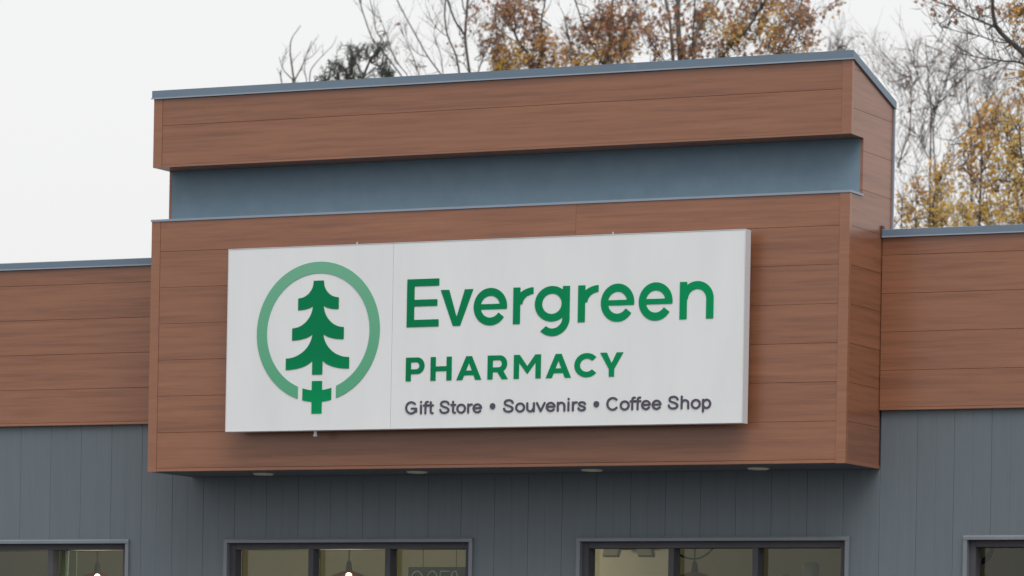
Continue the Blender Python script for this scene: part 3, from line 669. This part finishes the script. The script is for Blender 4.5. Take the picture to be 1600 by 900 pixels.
# curtain in the leftmost window
Yc = DG + .3
def drape(l, r, mat, label, name='curtain'):
    b = MB(); n = 14; m_ = 10; vs = []
    for i in range(m_ + 1):
        t = i / m_
        for j in range(n + 1):
            s = j / n; u = (l[0] + (l[1] - l[0]) * min(t * 2.2, 1) ** .7) * (1 - s) + (r[0] + (r[1] - r[0]) * min(t * 2.2, 1) ** .7) * s
            q = P(u, 835, Yc); z = Zs(.045) - t * 2.2; vs.append((q.x, Yc + .02 * math.sin(s * 22), z))
    fs = [(i * (n + 1) + j, (i + 1) * (n + 1) + j, (i + 1) * (n + 1) + j + 1, i * (n + 1) + j + 1) for i in range(m_) for j in range(n)]
    b.add(vs, fs); o = b.build(name, mat, None, vs[0], True); tag(o, label, 'curtain')
    md = o.modifiers.new('thickness', 'SOLIDIFY'); md.thickness = .004
drape((106, 90), (111, 104), M['cloth'], 'pale curtain gathered in the leftmost window'); Yc = DG + .42
drape((113, 108), (118, 119), M['greencloth'], 'narrow green drape beside the pale curtain')

# ------------------------------------------------------------------ trees
rnd = random.Random(5)
def rv():
    while True:
        v = Vector((rnd.uniform(-1, 1), rnd.uniform(-1, 1), rnd.uniform(-1, 1)))
        if .05 < v.length < 1: return v.normalized()
def smooth(q, n=4):
    out = []
    for i in range(len(q) - 1):
        a = q[max(i - 1, 0)]; b_ = q[i]; c = q[i + 1]; d = q[min(i + 2, len(q) - 1)]
        for k in range(n):
            t = k / n; out.append(.5 * ((2 * b_) + (c - a) * t + (2 * a - 5 * b_ + 4 * c - d) * t * t + (3 * b_ - a - 3 * c + d) * t ** 3))
    out.append(q[-1]); return out
class Tree:
    def __init__(s, name, label, Y, base_u, bark, leaves, cat='tree', node_v=420, group=None):
        s.Y = Y; s.t = MB(); s.c = MB(); s.name = name; s.label = label; s.cat = cat; s.bark = bark; s.leaves = leaves; s.group = group
        s.curl = .14; s.lev = 1; s.nodes = []; nb = P(base_u, node_v, Y); s.node = nb; s.base = Vector((nb.x + rnd.uniform(-.2, .2), Y, -.05)); s.rmax = .02
        s.ppm = FPX / ((Y - CAM.y) * math.cos(YAW) + 3)      # rough pixels per metre there
    def limb(s, pts, w0, w1, ext=0, dy=None, root=True, twigs=0, tl=.5, tw=.006):
        """pts: bottom to top; widths in pixels; ext: how far it goes on above the frame"""
        dy = rnd.uniform(-.7, .7) if dy is None else dy; n = len(pts)
        q = [P(u, v, s.Y + dy * i / (n - 1)) for i, (u, v) in enumerate(pts)]
        if ext:
            d = (q[-1] - q[-2]).normalized()
            for k in range(1, 4): d = (d + Vector((rnd.uniform(-.15, .15), rnd.uniform(-.15, .15), .12))).normalized(); q.append(q[-1] + d * ext / 3)
        q = smooth(q); r0, r1 = w0 / 2 / s.ppm, w1 / 2 / s.ppm; m_ = len(q)
        s.t.tube(q, [r0 + (r1 - r0) * i / (m_ - 1) for i in range(m_)], 7)
        s.nodes += [(p, r0 + (r1 - r0) * i / (m_ - 1)) for i, p in enumerate(q)]
        if root:
            mid = s.node.lerp(q[0], .5) + Vector((0, 0, .1)); ql = smooth([s.node - Vector((0, 0, .6)), mid, q[0], q[1]])[:-4]
            s.t.tube(ql, [r0 * 1.25 - (r0 * .25) * i / (len(ql) - 1) for i in range(len(ql))], 7); s.rmax = max(s.rmax, r0 * 1.6)
        for k in range(twigs):
            i = rnd.randrange(1, m_ - 1); d = (q[i + 1] - q[i - 1]).normalized(); s.twig(q[i], (d * .8 + rv() * .75 + Vector((0, 0, .25))).normalized(), tl * rnd.uniform(.4, 1.2), tw, s.lev)
        return q
    def twig(s, p, d, L, r, lev, up=.25, collect=None):
        n = 4; q = [Vector(p)]
        for k in range(n): d = (d + rv() * s.curl + Vector((0, 0, up * .3))).normalized(); q.append(q[-1] + d * L / n)
        s.c.tube(q, [r * (1 - .7 * k / n) for k in range(n + 1)], 4 if r > .005 else 3, 0, False)
        if collect is not None: collect += q[1:]
        if lev > 0:
            for k in range(rnd.choice((2, 3, 3, 4))):
                i = rnd.randrange(1, n + 1); dd = (d * .75 + rv() * .8 + Vector((0, 0, up))).normalized(); s.twig(q[i], dd, L * rnd.uniform(.35, .6), r * .62, lev - 1, up, collect)
        return q
    def near(s, p):
        return min(s.nodes, key=lambda n: (n[0] - p).length + max(0, n[0].z - p.z + .1) * 1.5)
    def leafq(s, p, sz, mi, droop=.6):
        n = rv(); n = (n + Vector((0, -.15, .25))).normalized(); a = n.cross(rv())
        if a.length < .1: a = n.cross(Vector((1, 0, 0)))
        a.normalize(); a = (a + Vector((0, 0, -droop))).normalized(); b_ = n.cross(a).normalized(); w_ = sz * rnd.uniform(.36, .5)
        s.c.add([p, p + a * sz * .45 + b_ * w_ + n * sz * .08, p + a * sz, p + a * sz * .45 - b_ * w_ + n * sz * .08], [(0, 1, 2), (0, 2, 3)], mi)
    def cluster(s, u, v, ru, rv_, n, pal, leaves=(3, 6), size=.06, tw=.0045, lev=1, tl=.45, depth=.6, link_=.9):
        """n leafy twigs whose tips lie inside an ellipsoid around pixel (u,v)"""
        for k in range(n):
            if leaves[1] > 3 and rnd.random() < .15: continue
            d = rv() * rnd.random() ** .4 * 1.08; Yk = s.Y + d.y * depth
            p = P(u + d.x * ru, v - d.z * rv_, Yk); nd, r_ = s.near(p); dv = p - nd; L = min(dv.length, tl * rnd.uniform(.6, 1.3))
            if L < .05: continue
            start = p - (dv.normalized() * .6 + Vector((0, 0, .3)) + rv() * .45).normalized() * L
            if rnd.random() < link_ * .3:       # the carrying branch back to the limb
                mid = nd.lerp(start, .5) + rv() * .12; s.c.tube(smooth([nd, mid, start], 3), [tw * 1.9, tw * 1.8, tw * 1.7, tw * 1.5, tw * 1.3, tw * 1.1, tw], 4, 0, False)
            tips = []; s.twig(start, (p - start).normalized(), L, tw, lev, .15, tips)
            for j in range(rnd.randint(*leaves)):
                q = rnd.choice(tips) + rv() * .03; s.leafq(q, size * rnd.uniform(.7, 1.25), 1 + rnd.choice(pal))
    def needles(s, u, v, ru, rv_, n, L=.3, up=.35):
        for k in range(n):
            d = rv() * rnd.random() ** .4; p = P(u + d.x * ru, v - d.z * rv_, s.Y + d.y * .5); nd, r_ = s.near(p); dv = p - nd
            start = p - (dv.normalized() + Vector((0, 0, up)) + rv() * .3).normalized() * min(L, dv.length + .05)
            if rnd.random() < .5: s.c.tube(smooth([nd, nd.lerp(start, .5) + rv() * .06, start], 2), [.008, .0075, .007, .006, .005], 4, 0, False)
            s.c.tube([start, p], [.006, .003], 4, 0, False); ax = (p - start)
            for j in range(17):
                t = rnd.uniform(.15, 1.0); o = start + ax * t; dd = (ax.normalized() * .7 + rv()).normalized() * rnd.uniform(.05, .1); sd = dd.cross(rv()).normalized() * .0045
                s.c.add([o - sd, o + sd, o + dd], [(0, 1, 2)], 1)
    def lower(s, u, pal=None, wide=42, needles=False, n=26, v0=150, v1=390):
        """the part of the crown that the building hides from here"""
        for k in range(5):
            a = u + rnd.uniform(-8, 8); sd = rnd.choice((-1, 1)) * rnd.uniform(.5, 1) * wide; vb = v1 + 25 - k * 45
            s.limb([(a, vb), (a + sd * .5, vb - 45), (a + sd, vb - 80)], 3, 1.2, 0, rnd.uniform(-1.2, 1.2), root=False, twigs=4, tl=.5)
        for k in range(4):
            v = v0 + (v1 - v0) * (k + .5) / 4
            if needles: s.needles(u, v, wide, 34, n)
            elif pal is None: s.cluster(u, v, wide, 36, n, (0,), (0, 0), .05, .005, 2, .6, 1.2)
            else: s.cluster(u, v, wide, 36, n * 2, pal, (3, 6), .06, .0045, 1, .5, 1.2)
    def finish(s):
        q = smooth([s.base, s.base.lerp(s.node, .45) + Vector((rnd.uniform(-.1, .1), 0, 0)), s.node - Vector((0, 0, .3)), s.node + Vector((0, 0, .0))], 4)
        s.t.tube(q, [s.rmax * 1.9 - s.rmax * .9 * i / (len(q) - 1) for i in range(len(q))], 9)
        r = empty(s.name, s.base); tag(r, s.label, s.cat, s.group)
        s.t.build('trunk', s.bark, r, s.base, True); s.c.build('crown', [s.bark] + s.leaves, r, s.base)
        return r
BR = [M['leaf_brown'], M['leaf_orange'], M['leaf_gold'], M['leaf_yellow'], M['leaf_rust']]
brown, orange, gold, yellow = (0, 0, 4, 1), (0, 1, 1, 2), (1, 2, 2, 3), (2, 3, 3, 3)

# bare dead-looking tree, far left
t = Tree('bare_tree', 'short bare tree with crooked twigs, leftmost above the fascia coping', 27, 462, M['bark'], [])
for pts, a, c in (([(459.7, 127), (456.5, 106), (453.4, 78), (456.5, 59), (470.5, 40)], 4.5, 1), ([(457, 124), (443, 109), (436, 89)], 2.6, 1), ([(441, 107), (443, 92), (451, 78)], 1.6, .8), ([(461, 124), (473, 101), (487, 64)], 3, 1.2),
                  ([(473, 101), (481, 82), (493, 62)], 1.8, .8), ([(476, 95), (490, 86), (502, 71)], 1.6, .7), ([(484, 122), (487, 107), (504, 87), (519.5, 72)], 2.4, .9), ([(457, 105), (458, 95), (471, 80)], 1.6, .7), ([(440, 127), (438, 116), (439, 110)], 2.5, 1.5), ([(479, 124), (476, 110), (476, 96)], 2, 1.2)):
    t.limb(pts, a, c, 0, rnd.uniform(-.2, .2), root=pts[0][1] > 119, twigs=2, tl=.18, tw=.004)
t.lower(462, None, 34); t.finish()
# pine top
t = Tree('pine_tree', 'dark spreading pine top with sparse needles left of the bare saplings', 26, 565, M['bark_dark'], [M['needle']])
for pts, a, c in (([(567, 121), (577, 96), (575.5, 87), (569, 75)], 5, 2), ([(577, 96), (591, 76), (600, 67)], 3.5, 1.5), ([(579, 98), (591, 103), (604, 113.5)], 3, 1.5), ([(575, 93), (565, 89), (552, 73), (533, 71.5)], 3, 1.2),
                  ([(544, 122), (538, 107), (516, 96)], 3, 1.2), ([(529, 122), (522, 112), (509, 103)], 2.5, 1.2), ([(509, 124), (502, 119), (496, 120)], 2.5, 1.2), ([(567, 118), (560, 104), (552, 96)], 2.5, 1.2), ([(548, 122), (549, 106), (551, 90)], 2.2, 1)):
    t.limb(pts, a, c, 0, rnd.uniform(-.3, .3), root=pts[0][1] > 117)
for u, v, ru, rv_, n in ((570, 70, 32, 7, 26), (598, 68, 12, 6, 10), (540, 71, 14, 5, 9), (560, 84, 14, 8, 8), (536, 97, 24, 8, 18), (520, 105, 18, 9, 14), (548, 108, 16, 12, 14), (516, 119, 26, 5, 14), (598, 104, 12, 11, 14), (560, 116, 22, 5, 10), (606, 90, 8, 12, 9), (598, 116, 20, 4, 10), (612, 108, 9, 9, 7)): t.needles(u, v, ru, rv_, n)
t.lower(566, None, 40, True, 40); t.finish()
# slender bare saplings
SG = 'bare slender trees behind the fascia'
t = Tree('bare_tree', 'thin leaning bare sapling rising out of the pine top', 29, 632, M['bark'], [M['leaf_rust']], group=SG)
t.limb([(627, 118), (605, 89), (583, 62), (571, 31), (562, 0)], 3, 2, 1.6, .2, twigs=8, tl=.4, tw=.005)
t.limb([(636, 116), (622, 99.5), (614, 84), (596, 61), (587, 47), (585, 28), (579, 3)], 2.2, 1.2, 1, -.2, twigs=12, tl=.35, tw=.0045)
t.limb([(620, 101), (608, 67), (599, 42), (593, 26)], 1.7, .9, 0, .3, root=False, twigs=10, tl=.3, tw=.004)
t.cluster(605, 60, 20, 30, 16, (0,), (0, 1), .05, .004, 1, .4); t.lower(632, None, 36, n=16); t.finish()
t = Tree('bare_tree', 'bare sapling leaning left with two straight stems, midway to the forked stem', 30, 690, M['bark'], [M['leaf_rust']], group=SG)
t.limb([(689, 116), (669, 89), (653, 61), (637, 32), (621, 1)], 3, 2, 1.5, .2, twigs=10, tl=.4, tw=.005)
t.limb([(669, 89), (652, 83), (637, 63), (632, 37)], 1.8, .9, 0, -.3, root=False, twigs=9, tl=.3, tw=.004)
t.limb([(655, 117), (645, 88), (633, 60), (625, 44)], 2, 1, 0, -.2, twigs=9, tl=.3, tw=.004)
t.limb([(692, 113), (688, 83), (679, 60), (679, 43)], 2, 1, 0, .2, twigs=9, tl=.35, tw=.004)
t.cluster(645, 90, 26, 22, 10, (0,), (0, 2), .05, .004, 1, .35); t.lower(690, None, 36, n=16); t.finish()
t = Tree('bare_tree', 'bare tree with a clear Y fork above the coping, left of the brown leaves', 30, 735, M['bark_dark'], [M['leaf_rust'], M['leaf_brown']], group=SG)
t.limb([(734, 115), (729, 80), (727, 56), (729, 24), (731, 0)], 5.5, 4, 2, .2, twigs=6, tl=.4, tw=.005)
t.limb([(727, 56), (711, 32), (699, 0)], 4, 2.6, 1.5, -.4, root=False, twigs=5, tl=.4, tw=.005)
t.limb([(729, 22), (724, 12), (722, 0)], 3, 2, 1, .3, root=False)
t.limb([(718, 115), (712, 85), (700, 57), (695, 27), (696, 0)], 3.6, 2.2, 1.5, -.3, twigs=12, tl=.45, tw=.005)
t.limb([(699, 56), (690, 51), (678, 38), (669, 19)], 1.8, 1, 0, .4, root=False, twigs=9, tl=.3, tw=.004)
t.limb([(747, 113), (756, 88), (768, 65)], 2.6, 1.6, 0, .2, twigs=8, tl=.4, tw=.005); t.limb([(755, 90), (751, 76), (749, 62)], 1.6, 1, 0, .1, root=False, twigs=4, tl=.3)
t.cluster(748, 55, 14, 18, 14, (0, 1), (1, 4), .055, .004, 1, .4); t.cluster(745, 15, 15, 20, 16, (0, 1), (2, 4), .055, .004, 1, .4); t.cluster(712, 90, 22, 16, 12, (0,), (0, 2), .05, .004, 1, .4); t.lower(735, None, 40, n=16); t.finish()
# brown-leaved aspens
AG = 'autumn trees with brown and gold leaves'
t = Tree('aspen_tree', 'brown and orange leaved tree just right of the bare forked tree', 32, 835, M['bark_brown'], BR, group=AG)
t.limb([(840, 108), (825, 85), (805, 55), (795, 20), (790, 0)], 4, 2.2, 2, .3, twigs=6); t.limb([(840, 108), (848, 70), (846, 30), (852, 0)], 3.5, 2, 2, -.4, twigs=6); t.limb([(815, 70), (782, 49), (770, 30)], 2.4, 1.2, 0, .4, root=False, twigs=6)
t.limb([(775, 112), (778, 80), (776, 50), (774, 15)], 2.4, 1.2, 0, -.3, twigs=6)
for u, v, ru, rv_, n, pal in ((797, 15, 24, 22, 62, brown), (825, 22, 16, 26, 42, brown), (780, 62, 14, 22, 30, brown), (800, 85, 22, 18, 40, gold), (812, 95, 26, 12, 40, orange), (850, 62, 22, 14, 40, orange), (860, 85, 18, 16, 36, orange), (838, 45, 14, 24, 24, brown), (790, 100, 18, 10, 26, yellow), (815, -30, 45, 25, 50, brown), (765, 40, 14, 40, 24, brown), (880, 98, 20, 10, 16, orange)):
    t.cluster(u, v, ru, rv_, n, pal)
t.lower(835, orange, 55); t.finish()
t = Tree('aspen_tree', 'rusty brown leaved tree left of the thick pale trunk', 33, 945, M['bark_brown'], BR, group=AG)
t.limb([(945, 104), (952, 70), (950, 30), (958, 0)], 4, 2.4, 2, .3, twigs=6); t.limb([(945, 104), (925, 70), (910, 35), (900, 5)], 3.2, 1.8, 1.4, -.4, twigs=6); t.limb([(950, 80), (975, 55), (990, 25), (995, 0)], 2.8, 1.6, 1.4, .4, root=False, twigs=6); t.limb([(905, 104), (893, 75), (885, 40), (880, 20)], 2.2, 1, 0, .2, twigs=9)
for u, v, ru, rv_, n, pal in ((945, 20, 28, 20, 60, brown), (935, 40, 18, 14, 30, brown), (970, 40, 20, 24, 52, brown), (985, 70, 20, 22, 44, orange), (955, 72, 20, 20, 40, orange), (925, 90, 26, 12, 36, gold), (1000, 20, 16, 22, 34, brown), (920, 58, 18, 20, 20, brown), (960, -30, 50, 25, 50, brown), (890, 60, 22, 28, 18, brown), (885, 88, 20, 16, 18, orange), (965, 98, 24, 8, 16, orange)):
    t.cluster(u, v, ru, rv_, n, pal)
t.cluster(895, 45, 25, 35, 24, (0, 4), (0, 2), .05, .004, 1, .5); t.lower(945, orange, 55); t.finish()
t = Tree('aspen_tree', 'tall tree with a thick pale trunk and brown gold leaves behind the fascia', 30, 1060, M['bark'], BR, group=AG)
t.limb([(1063, 96), (1061, 60), (1059, 25), (1060, 0)], 10, 7.5, 3, .1, twigs=5); t.limb([(1052, 98), (1049, 60), (1046, 30), (1040, 0)], 6.5, 4, 2.5, .4, twigs=6)
t.limb([(1125, 92), (1145, 68), (1168, 45), (1185, 18), (1196, 0)], 5, 3, 2, -.4, twigs=7, tl=.6); t.limb([(1215, 86), (1230, 62), (1242, 35), (1252, 5)], 4.2, 2.6, 1.5, .5, twigs=7, tl=.6)
t.limb([(1085, 90), (1088, 55), (1100, 35), (1120, 5)], 3.6, 2.2, 1.5, .6, twigs=6); t.limb([(1082, 92), (1083, 50), (1086, 0)], 3, 2, 1.5, -.5, twigs=6); t.limb([(1040, 97), (1020, 70), (1008, 45)], 2.6, 1.4, 0, -.4, twigs=5)
t.limb([(1238, 40), (1265, 30), (1280, 12), (1305, 10), (1318, 4)], 1.6, .8, 0, .2, root=False, twigs=5, tl=.35, tw=.004)
for u, v, ru, rv_, n, pal in ((1020, 62, 22, 28, 36, brown), (1080, 25, 24, 28, 34, brown), (1110, 20, 22, 22, 34, orange), (1100, 70, 26, 18, 44, brown), (1150, 40, 15, 16, 32, gold), (1140, 62, 26, 16, 36, orange), (1165, 10, 26, 16, 34, brown), (1205, 30, 14, 14, 30, gold), (1195, 50, 14, 10, 20, gold), (1215, 8, 30, 14, 40, orange), (1250, 20, 22, 24, 40, brown), (1190, 75, 30, 14, 36, orange), (1255, 55, 20, 18, 20, brown), (1272, 45, 12, 14, 12, brown), (1262, 78, 12, 9, 14, orange), (1225, 60, 14, 20, 20, brown), (1065, 70, 20, 22, 30, brown), (1120, -30, 130, 28, 120, brown), (1040, 25, 20, 22, 14, brown), (1312, 8, 9, 6, 6, brown)):
    t.cluster(u, v, ru, rv_, n, pal)
t.lower(1075, gold, 70); t.finish()
# far fine birch by the fascia's right end
t = Tree('birch_tree', 'faint bare birch top just left of the fascia corner', 52, 1312, M['bark'], [M['leaf_rust']], node_v=300)
t.limb([(1310, 100), (1309, 75), (1308, 55)], 1.4, .6, 0, .2, twigs=14, tl=.5, tw=.006); t.cluster(1310, 68, 16, 14, 30, (0,), (0, 2), .05, .006, 1, .5); t.cluster(1330, 70, 9, 14, 12, (0,), (0, 2), .05, .006, 1, .5); t.finish()
# bare birches right of the tower
BG = 'bare birches right of the fascia'
def birch(name_lab, Y, bu, limbs, clusters, bark, leaves=None):
    t = Tree('birch_tree', name_lab, Y, bu, bark, leaves or BR, node_v=520, group=BG); t.curl = .07
    for pts, a, c, e, rt in limbs: t.limb(pts, a, c, e, rnd.uniform(-.6, .6), root=rt, twigs=14, tl=.6, tw=.006)
    for cl in clusters: t.cluster(*cl)
    return t.finish()
bt = lambda u, v, ru, rv_, n, lv=(0, 2), pal=(0, 4): (u, v, ru, rv_, int(n * .66), pal, lv, .042, .005, 2, .62, .9)
birch('bare birch with many fine twigs right beside the raised fascia', 36, 1454,
      [([(1454, 372), (1453, 300), (1454, 230), (1455, 172), (1450, 120), (1446, 60)], 4.2, 1.2, 0, True), ([(1464, 372), (1463, 280), (1458, 215), (1462, 165)], 3, 1.2, 0, True), ([(1402, 262), (1412, 232), (1422, 200), (1423, 150), (1420, 120)], 3, 1, 0, False), ([(1452, 250), (1436, 215), (1420, 200)], 2.2, 1.2, 0, False), ([(1455, 180), (1475, 140), (1486, 95)], 2, .8, 0, False), ([(1452, 160), (1435, 120), (1424, 85)], 1.8, .8, 0, False)],
      [bt(1440, 100, 40, 55, 46), bt(1470, 130, 35, 60, 40), bt(1415, 150, 26, 60, 34), bt(1440, 200, 40, 50, 34), bt(1410, 250, 24, 50, 20), bt(1375, 90, 24, 36, 26), bt(1355, 70, 14, 22, 14), bt(1485, 80, 26, 40, 24)], M['bark_brown'])
birch('bare brownish birch between the nearest birch and the yellow crowns', 38, 1510,
      [([(1515, 372), (1518, 260), (1514, 180), (1508, 110), (1512, 50)], 3.4, 1, 0, True), ([(1516, 230), (1538, 170), (1548, 110)], 2.2, .9, 0, False), ([(1515, 200), (1495, 150), (1490, 100)], 2, .8, 0, False)],
      [bt(1512, 110, 36, 60, 44), bt(1540, 150, 34, 50, 34), bt(1500, 180, 30, 50, 30), bt(1570, 110, 30, 50, 34), bt(1585, 160, 22, 40, 22, (1, 3))], M['bark_brown'])
# yellow aspens
def aspen(lab, Y, bu, limbs, cl):
    t = Tree('aspen_tree', lab, Y, bu, M['bark_brown'], BR, node_v=520, group='yellow autumn trees behind the right wing')
    for pts, a, c, e, rt in limbs: t.limb(pts, a, c, e, rnd.uniform(-.6, .6), root=rt, twigs=8, tl=.5, tw=.006)
    for u, v, ru, rv_, n, pal in cl: t.cluster(u, v, ru * 1.12, rv_ * 1.12, int(n * .8), pal, (3, 7), .058, .0045, 1, .5, .8)
    return t.finish()
aspen('young yellow aspen low beside the right edge of the raised fascia', 33, 1462, [([(1460, 372), (1458, 320), (1470, 270), (1475, 240)], 3, 1.4, 0, True), ([(1432, 372), (1430, 330), (1436, 290), (1428, 270)], 2.4, 1.2, 0, True), ([(1410, 372), (1408, 340), (1412, 300)], 1.8, .9, 0, True)],
      [(1475, 270, 24, 20, 46, gold), (1465, 310, 28, 24, 56, yellow), (1432, 292, 14, 12, 20, orange), (1425, 330, 26, 20, 30, gold), (1490, 335, 26, 18, 40, yellow), (1407, 320, 10, 25, 14, orange), (1450, 345, 36, 10, 30, yellow), (1500, 300, 14, 20, 18, orange)])
aspen('full yellow aspen with a slim trunk near the right edge', 31, 1532, [([(1530, 372), (1532, 300), (1534, 240), (1530, 190), (1522, 160)], 4.5, 1.8, 0, True), ([(1534, 270), (1552, 230), (1560, 190)], 2.6, 1.4, 0, False), ([(1532, 300), (1512, 265), (1505, 225)], 2.4, 1.2, 0, False), ([(1560, 300), (1545, 290), (1525, 285)], 2, 1.2, 0, False)],
      [(1555, 162, 26, 12, 34, gold), (1525, 212, 22, 16, 40, gold), (1545, 185, 22, 18, 36, orange), (1520, 250, 24, 24, 40, orange), (1548, 250, 22, 30, 44, gold), (1530, 320, 30, 24, 54, yellow), (1560, 330, 28, 18, 44, yellow), (1505, 340, 24, 12, 28, yellow), (1500, 205, 16, 20, 12, orange), (1545, 290, 20, 20, 26, gold)])
aspen('broad bright yellow aspen cut off by the right edge', 30, 1605, [([(1608, 372), (1606, 300), (1596, 240), (1592, 190)], 5, 2.4, 0, True), ([(1600, 290), (1580, 285), (1562, 280)], 3.2, 2, 0, False), ([(1600, 260), (1575, 220), (1568, 180)], 3, 1.6, 0, False), ([(1610, 280), (1640, 220), (1650, 150)], 4, 2, 1, False)],
      [(1585, 200, 24, 28, 54, yellow), (1575, 240, 26, 24, 56, yellow), (1592, 270, 24, 26, 56, yellow), (1580, 315, 28, 24, 60, gold), (1600, 340, 26, 16, 44, yellow), (1570, 345, 26, 10, 34, yellow), (1595, 130, 16, 20, 26, orange), (1640, 180, 36, 60, 60, yellow), (1640, 290, 36, 60, 60, yellow)])
# nearer dark tree reaching in from the right
t = Tree('dark_tree', 'dark bare branches with a few rust leaves reaching in at the top right', 22, 1690, M['bark_dark'], BR, node_v=300)
t.limb([(1690, 240), (1660, 160), (1625, 112), (1600, 84), (1575, 62), (1557, 42), (1551, 15), (1550, -10)], 12, 3, 1.5, -.4, twigs=10, tl=.7, tw=.008)
t.limb([(1640, 130), (1600, 100), (1565, 95), (1530, 90), (1505, 84)], 5, 1.2, 0, .3, root=False, twigs=14, tl=.6, tw=.007)
t.limb([(1558, 44), (1535, 34), (1512, 24), (1490, 12), (1462, 2)], 4, 1.4, .4, .2, root=False, twigs=14, tl=.6, tw=.007)
t.limb([(1580, 66), (1560, 66), (1530, 56), (1500, 50), (1480, 44)], 3, .9, 0, -.3, root=False, twigs=12, tl=.6, tw=.006)
t.limb([(1565, 95), (1540, 105), (1520, 110), (1490, 108)], 2.2, .8, 0, .2, root=False, twigs=8, tl=.5, tw=.006)
t.limb([(1690, 240), (1680, 120), (1650, 40), (1620, 0), (1600, -30)], 9, 4, 1.5, .5, twigs=8, tl=.7, tw=.008)
t.limb([(1620, 0), (1600, 15), (1588, 20)], 3, 1, 0, .3, root=False, twigs=8, tl=.5)
t.cluster(1588, 12, 16, 16, 26, (0, 1, 2), (3, 6)); t.cluster(1520, 10, 40, 16, 18, (0, 4), (1, 3)); t.cluster(1600, 40, 14, 14, 12, orange, (2, 5)); t.cluster(1450, 10, 24, 12, 10, (0, 4), (1, 3)); t.cluster(1590, 125, 18, 14, 14, orange, (2, 4)); t.cluster(1640, 60, 40, 50, 50, orange, (3, 5))
t.finish()
